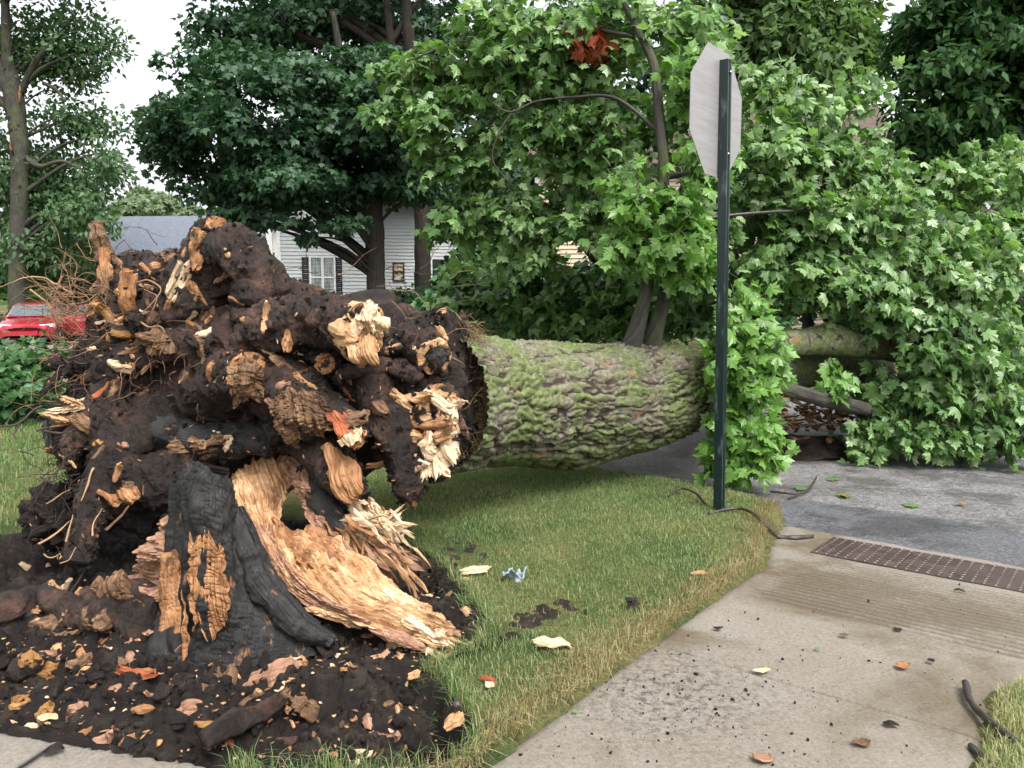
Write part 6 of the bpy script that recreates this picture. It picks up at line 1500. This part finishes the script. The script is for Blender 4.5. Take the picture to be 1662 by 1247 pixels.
# pale light green tree behind, upper right of the middle
Y = 31.
tk = [gz(P(1300, 480, Y)), P(1300, 400, Y), P(1295, 250, Y), P(1300, 100, Y), P(1310, -80, Y)]
cl = clumpset(1280, 90, Y, 130, 130, 3., 90, (.7, 1.2), 20, .2) + clumpset(1170, 30, Y, 90, 90, 2., 36, (.6, 1.1), 21, .1) + clumpset(1380, 70, Y, 50, 110, 2., 34, (.6, 1.), 22, .1) + clumpset(1250, 30, Y + 1, 150, 50, 2., 40, (.7, 1.1), 35, .1) + clumpset(1330, 150, Y + 1, 90, 70, 2., 30, (.7, 1.1), 36, .1) + clumpset(1270, -130, Y, 190, 120, 3., 50, (.8, 1.4), 23, .2) + clumpset(1260, 230, Y, 150, 80, 2.5, 44, (.7, 1.2), 24, .1)
standing('light_locust', 'fine leaved light green tree behind the road sign', 'leaf_light', 'bark_dark', tk, [.34, .30, .26, .2, .08], cl, LF, (.30, .52), 30000, limbs=36, bright=.5, flat=(1, 1, .6), dr=.4, seed=4,
    extra_limbs=[(PP([(1298, 200, Y), (1340, 100, Y - 1), (1365, 20, Y - 1.4)]), [.14, .10, .05]), (PP([(1296, 220, Y), (1255, 110, Y - 1), (1235, 20, Y - 1)]), [.13, .10, .05])])
# dark hemlock at the upper right
Y = 17.
tk = [gz(P(1640, 480, Y)), P(1640, 400, Y), P(1640, 250, Y), P(1645, 80, Y), P(1650, -150, Y)]
cl = clumpset(1600, 60, Y, 150, 100, 2., 66, (.5, 1.0), 25, .2) + clumpset(1560, 180, Y, 110, 70, 1.8, 54, (.5, .9), 26, .1) + clumpset(1580, 270, Y + .3, 120, 60, 1.6, 50, (.45, .85), 27, .1) + clumpset(1740, 150, Y, 110, 220, 2., 40, (.6, 1.1), 28, .2) + clumpset(1520, 40, Y, 60, 50, 1.2, 18, (.4, .7), 29, .1) + clumpset(1640, -120, Y, 160, 100, 2., 40, (.7, 1.2), 30, .2) + clumpset(1500, 230, Y + .2, 50, 36, 1., 14, (.35, .6), 32, .1) + clumpset(1560, 40, Y + .5, 110, 60, 1.2, 40, (.5, .9), 33, .1) + clumpset(1640, 90, Y + .5, 60, 90, 1.2, 26, (.5, .9), 34, .1)
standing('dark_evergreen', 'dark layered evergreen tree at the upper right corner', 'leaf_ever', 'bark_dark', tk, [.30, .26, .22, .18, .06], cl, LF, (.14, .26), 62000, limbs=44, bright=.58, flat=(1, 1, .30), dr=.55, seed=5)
# dark trees that close the view behind the fallen crown
for i, (px, Y, pyc, rx, ry, dY, n, nm, lab, mt, br) in enumerate([(1500, 24, 330, 110, 150, 2.5, 60, 'dark_tree', 'dark tree between the evergreen and the fallen crown', 'leaf_ever', .3),
      (1420, 36, 330, 100, 140, 3., 40, 'bluish_tree', 'bluish green tree seen through a gap at the right', 'leaf_dark', .6),
      (800, 27, 330, 110, 130, 2.5, 60, 'shade_tree', 'dark shade tree between the white house and the beige house', 'leaf_dark', .3),
      (900, 34, 150, 200, 160, 4., 80, 'backyard_tree', 'tall dark tree behind the beige house', 'leaf_dark', .5)]):
    tk = [gz(P(px, 480, Y)), P(px, 440, Y), P(px + 5, 330, Y), P(px, 200, Y)]
    standing(nm, lab, mt, 'bark_dark', tk, [.25, .2, .18, .08], clumpset(px, pyc, Y, rx, ry, dY, n, (.6, 1.2), 60 + i, .15), LS, (.24, .38), 4200, limbs=14, bright=br, seed=30 + i)
# far trees at the left
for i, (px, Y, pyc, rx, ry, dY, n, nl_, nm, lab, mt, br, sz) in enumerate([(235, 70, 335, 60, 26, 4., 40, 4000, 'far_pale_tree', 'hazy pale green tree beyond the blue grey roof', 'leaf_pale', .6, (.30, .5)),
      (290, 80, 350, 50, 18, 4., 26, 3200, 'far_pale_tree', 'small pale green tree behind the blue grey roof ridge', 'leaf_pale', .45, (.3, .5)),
      (120, 40, 430, 60, 50, 3., 46, 6500, 'garden_tree', 'mid green garden tree behind the red cars', 'leaf_mid', .35, (.2, .34)),
      (-60, 44, 420, 110, 90, 3., 60, 6500, 'garden_tree', 'dark green garden tree left of the feathery tree', 'leaf_mid', .2, (.2, .34)),
      (160, 52, 400, 40, 40, 3., 30, 3600, 'garden_tree', 'narrow garden tree at the left end of the blue grey roof', 'leaf_mid', .45, (.22, .36))]):
    tk = [gz(P(px, 480, Y)), P(px, 450, Y), P(px + 3, pyc, Y)]
    standing(nm, lab, mt, 'bark_grey', tk, [.25, .2, .1], clumpset(px, pyc, Y, rx, ry, dY, n, (.7, 1.4), 80 + i, .1), LS, sz, nl_, limbs=8, bright=br, seed=40 + i, group='far trees at the left' )
def shrub(name, label, ells, n, mat, size, leaf=None, bright=.45, seed=0, stems=18):
    r_ = np.random.default_rng(seed + 400); e0 = ells[0]
    base = gz(P(e0[0], 480, e0[2])); t_ = thing(name, label, 'shrub', base)
    cc = []
    for (px, py, Y, rx, ry, dY, m) in ells:
        for _ in range(m):
            q = nrm(r_.normal(size=3)) * r_.random()**.4; c = P(px + q[0]*rx, py + q[2]*ry, Y + q[1]*dY)
            c[2] = max(c[2], float(ground_z(c[0], c[1])[0]) + .1); cc.append(c)
    cc = np.array(cc); idx = r_.integers(0, len(cc), n); pos = cc[idx] + r_.normal(size=(n, 3)) * np.array([.16, .16, .12])
    o = nrm(pos - cc.mean(0)); V, F, tn = leaves(leaf or LS, pos, nrm(o*.5 + r_.normal(size=(n, 3))*.6 - UP*.3), UP*.8 + o*.5 + r_.normal(size=(n, 3))*.45 - np.array([0, .2, 0]), r_.uniform(*size, n), np.clip(bright + .18*fbm(cc[idx]*1.5, 2) + r_.normal(size=n)*.16, 0, .99))
    b = Bag()
    for k in range(stems):
        e = cc[r_.integers(0, len(cc))]; strand(b, np.array([base + r_.normal(size=3)*[.15, .15, 0], (base + e)/2 + r_.normal(size=3)*.1, e]), .012, 8, 5, .3)
    b.out('stem', MAT['twig'], t_); build('foliage', V, F, MAT[mat], t_, smooth=False, attrs={'tint': tn})
shrub('leafy_shrub', 'leafy green shrub in front of the red cars at the left edge', [(10, 632, 10.2, 60, 40, .6, 60), (-70, 610, 10.4, 70, 50, .7, 50), (66, 592, 10.4, 18, 16, .3, 12), (5, 600, 10.3, 34, 22, .4, 14)], 4600, 'leaf_shrub', (.08, .15), LS, .5, 1)
shrub('house_shrub', 'dark shrub growing against the white house wall', [(680, 500, 24.5, 42, 34, .9, 50), (720, 480, 25, 36, 40, .8, 40), (655, 515, 24., 26, 20, .6, 20)], 4200, 'leaf_dark', (.12, .22), None, .6, 2)
shrub('sapling_shrub', 'bright green sapling between the dark trees and the beige house', [(800, 390, 14., 40, 34, .5, 26), (840, 370, 14., 30, 30, .4, 18), (780, 450, 14., 60, 30, .5, 20), (850, 440, 14, 60, 40, .5, 20)], 2600, 'leaf_shrub', (.12, .2), None, .7, 3)
shrub('roadside_shrub', 'dark undergrowth across the road behind the trunk', [(800, 500, 16.5, 110, 40, .9, 60), (980, 480, 17., 130, 60, .9, 70), (1180, 480, 17, 140, 70, .9, 70), (1400, 470, 17, 160, 80, .9, 80), (1600, 470, 17, 120, 80, .9, 60)], 11000, 'leaf_shrub', (.14, .22), None, .3, 4, 40)
# far woods that close the horizon all round
b = Bag(); r_ = np.random.default_rng(9); n = 7000
an = r_.uniform(0, 2*PI, n); R_ = r_.uniform(85, 120, n); hgt = 4.5 + 2.5*fbm(np.stack([np.cos(an)*5, np.sin(an)*5, 0*an], 1), 3); pos = np.stack([R_*np.cos(an), R_*np.sin(an), .5 + r_.random(n)*hgt], 1)
V, F, tn = leaves(LS, pos, nrm(r_.normal(size=(n, 3))), UP + r_.normal(size=(n, 3))*.5, r_.uniform(1.6, 2.6, n), np.clip(.35 + r_.normal(size=n)*.2, 0, .99))
tag(build('far_woods', V, F, MAT['leaf_mid'], smooth=False, attrs={'tint': tn}), kind='stuff')

# ------------------------------------------------------------------ grass
def blades(name, x, y, h, w, tint, mat, lean=.55, dirs=None):
    n = len(x); r_ = np.random.default_rng(len(x))
    z = ground_z(x, y) - .004
    a = r_.uniform(0, 2*PI, n) if dirs is None else dirs + r_.normal(size=n)*.6
    L = h * lean * r_.uniform(.2, 1.5, n); dx, dy = np.cos(a)*L, np.sin(a)*L; sx, sy = -np.sin(a)*w/2, np.cos(a)*w/2
    b0 = np.stack([x, y, z], 1); m0 = b0 + np.stack([dx*.35, dy*.35, h*.6], 1); t0 = b0 + np.stack([dx, dy, h*np.clip(1 - .35*(L/h)**2, .35, 1)], 1)
    s = np.stack([sx, sy, 0*sx], 1)
    V = np.stack([b0 - s, b0 + s, m0 + s*.8, m0 - s*.8, t0], 1).reshape(-1, 3); k = np.arange(n)[:, None]*5
    return tag(build(name, V, [k + np.array([[0, 1, 2, 3]]), k + np.array([[3, 2, 4]])], MAT[mat], smooth=False, attrs={'tint': np.repeat(tint, 5)}), kind='stuff')
def scatter(x0, x1, y0, y1, dens, seed):
    r_ = np.random.default_rng(seed); n = int((x1-x0)*(y1-y0)*dens); x, y = r_.uniform(x0, x1, n), r_.uniform(y0, y1, n)
    s, t = toST(x, y)
    sl = s_left(t)
    ok = (soil_sg(x, y) < -.012) & ~inpoly(x, y, SLAB) & (t < kerb_t(s) - .06) & ~((s > sl + .01) & (s < s_right(t) - .01) & (t < .9))
    for pl in (PATCH, PATCH2): ok &= ~((np.where(inpoly(x, y, pl), 1, -1)*polydist(x, y, pl) + .07*fbm(np.stack([x*7, y*7, 0*x], 1), 3) > .03) & (r_.random(n) < .85))
    thin = fbm(np.stack([x*2.2, y*2.2, 0*x + 4], 1), 3)
    ok &= r_.random(n) < np.clip(.88 + .5*thin, .35, 1)
    x, y, s, t, sl = x[ok], y[ok], s[ok], t[ok], sl[ok]
    edge = np.minimum(np.abs(s - sl), np.abs(s - s_right(t))); edge = np.where(t < .9, edge, 9)
    dry = sstep(.38, .0, edge)*.55 + .22*sstep(-.1, .7, fbm(np.stack([x*1.5 + 9, y*1.5, 0*x], 1), 4)) + .12*np.exp(-((x+.1)**2 + (y-3.3)**2)/.5)
    return x, y, edge, dry, r_
x, y, edge, dry, r_ = scatter(-1.4, 3.0, 2.3, 7.6, 7600, 1)
ok = np.abs(x) < .72*y + .1; x, y, edge, dry = x[ok], y[ok], edge[ok], dry[ok]
tint = np.clip(.48 + .52*dry + r_.normal(size=len(x))*.15, 0, .999)
h = r_.uniform(.016, .040, len(x)) * (1 + .5*sstep(.2, 0, edge))
blades('lawn_grass', x, y, h, r_.uniform(.0026, .0048, len(x)), tint, 'grass')
x, y, edge, dry, r_ = scatter(-9.5, -1.4, 2.9, 13, 1700, 2)
ok = (x < -.40*y) & (x > -.74*y - 1.1); x, y, dry = x[ok], y[ok], dry[ok]
blades('lawn_grass', x, y, r_.uniform(.03, .075, len(x)), r_.uniform(.004, .008, len(x)), np.clip(.44 + .45*dry + r_.normal(size=len(x))*.15, 0, .999), 'grass')
x, y, edge, dry, r_ = scatter(1.2, 4.5, 1.8, 4.6, 9000, 3)
ok = (toST(x, y)[0] > 1.2) & (x < .68*y); x, y = x[ok], y[ok]
blades('lawn_grass', x, y, r_.uniform(.03, .08, len(x)), r_.uniform(.0022, .004, len(x)), np.clip(.72 + r_.normal(size=len(x))*.15, 0, .999), 'grass')
# long dry blades falling over the edge of the pavement
r_ = np.random.default_rng(5); n = 4200; t = r_.uniform(-3.6, .75, n); off = np.abs(r_.normal(size=n))*.10; cl_ = .5 + .5*perlin(np.stack([t*3, 0*t, 0*t], 1)); ok = r_.random(n) < .35 + cl_*.6; t, off = t[ok], off[ok]
s = s_left(t) - off + .02; xy = O2 + s[:, None]*E1 + t[:, None]*E2
blades('dry_edge_grass', xy[:, 0], xy[:, 1], r_.uniform(.05, .13, len(t)), r_.uniform(.002, .0035, len(t)), r_.random(len(t))*.9, 'straw', .9, np.full(len(t), math.atan2(E1[1], E1[0])) + r_.normal(size=len(t))*.5)
# turf lip round the soil: long blades hanging into the hole
pt = []
for i in range(len(SOIL)):
    a, b_ = SOIL[i], SOIL[(i+1) % len(SOIL)]
    if a[0] > -1.15 and a[1] < 4.8: pt.append((a, b_))
xx, yy = [], []
for a, b_ in pt:
    m = int(np.linalg.norm(b_ - a) * 2200); f = r_.random(m)[:, None]; q = a + (b_ - a)*f; nn = np.array([(b_-a)[1], -(b_-a)[0]]); nn /= np.linalg.norm(nn) + 1e-9
    q = q + nn * r_.normal(size=m)[:, None]*.06; xx.append(q[:, 0]); yy.append(q[:, 1])
xx, yy = np.concatenate(xx), np.concatenate(yy); ok = np.abs(soil_sg(xx, yy) + .02) < .035; xx, yy = xx[ok], yy[ok]
blades('turf_edge_grass', xx, yy, r_.uniform(.05, .12, len(xx)), r_.uniform(.0022, .004, len(xx)), np.clip(.45 + .3*r_.normal(size=len(xx)), 0, .99), 'grass', .8)
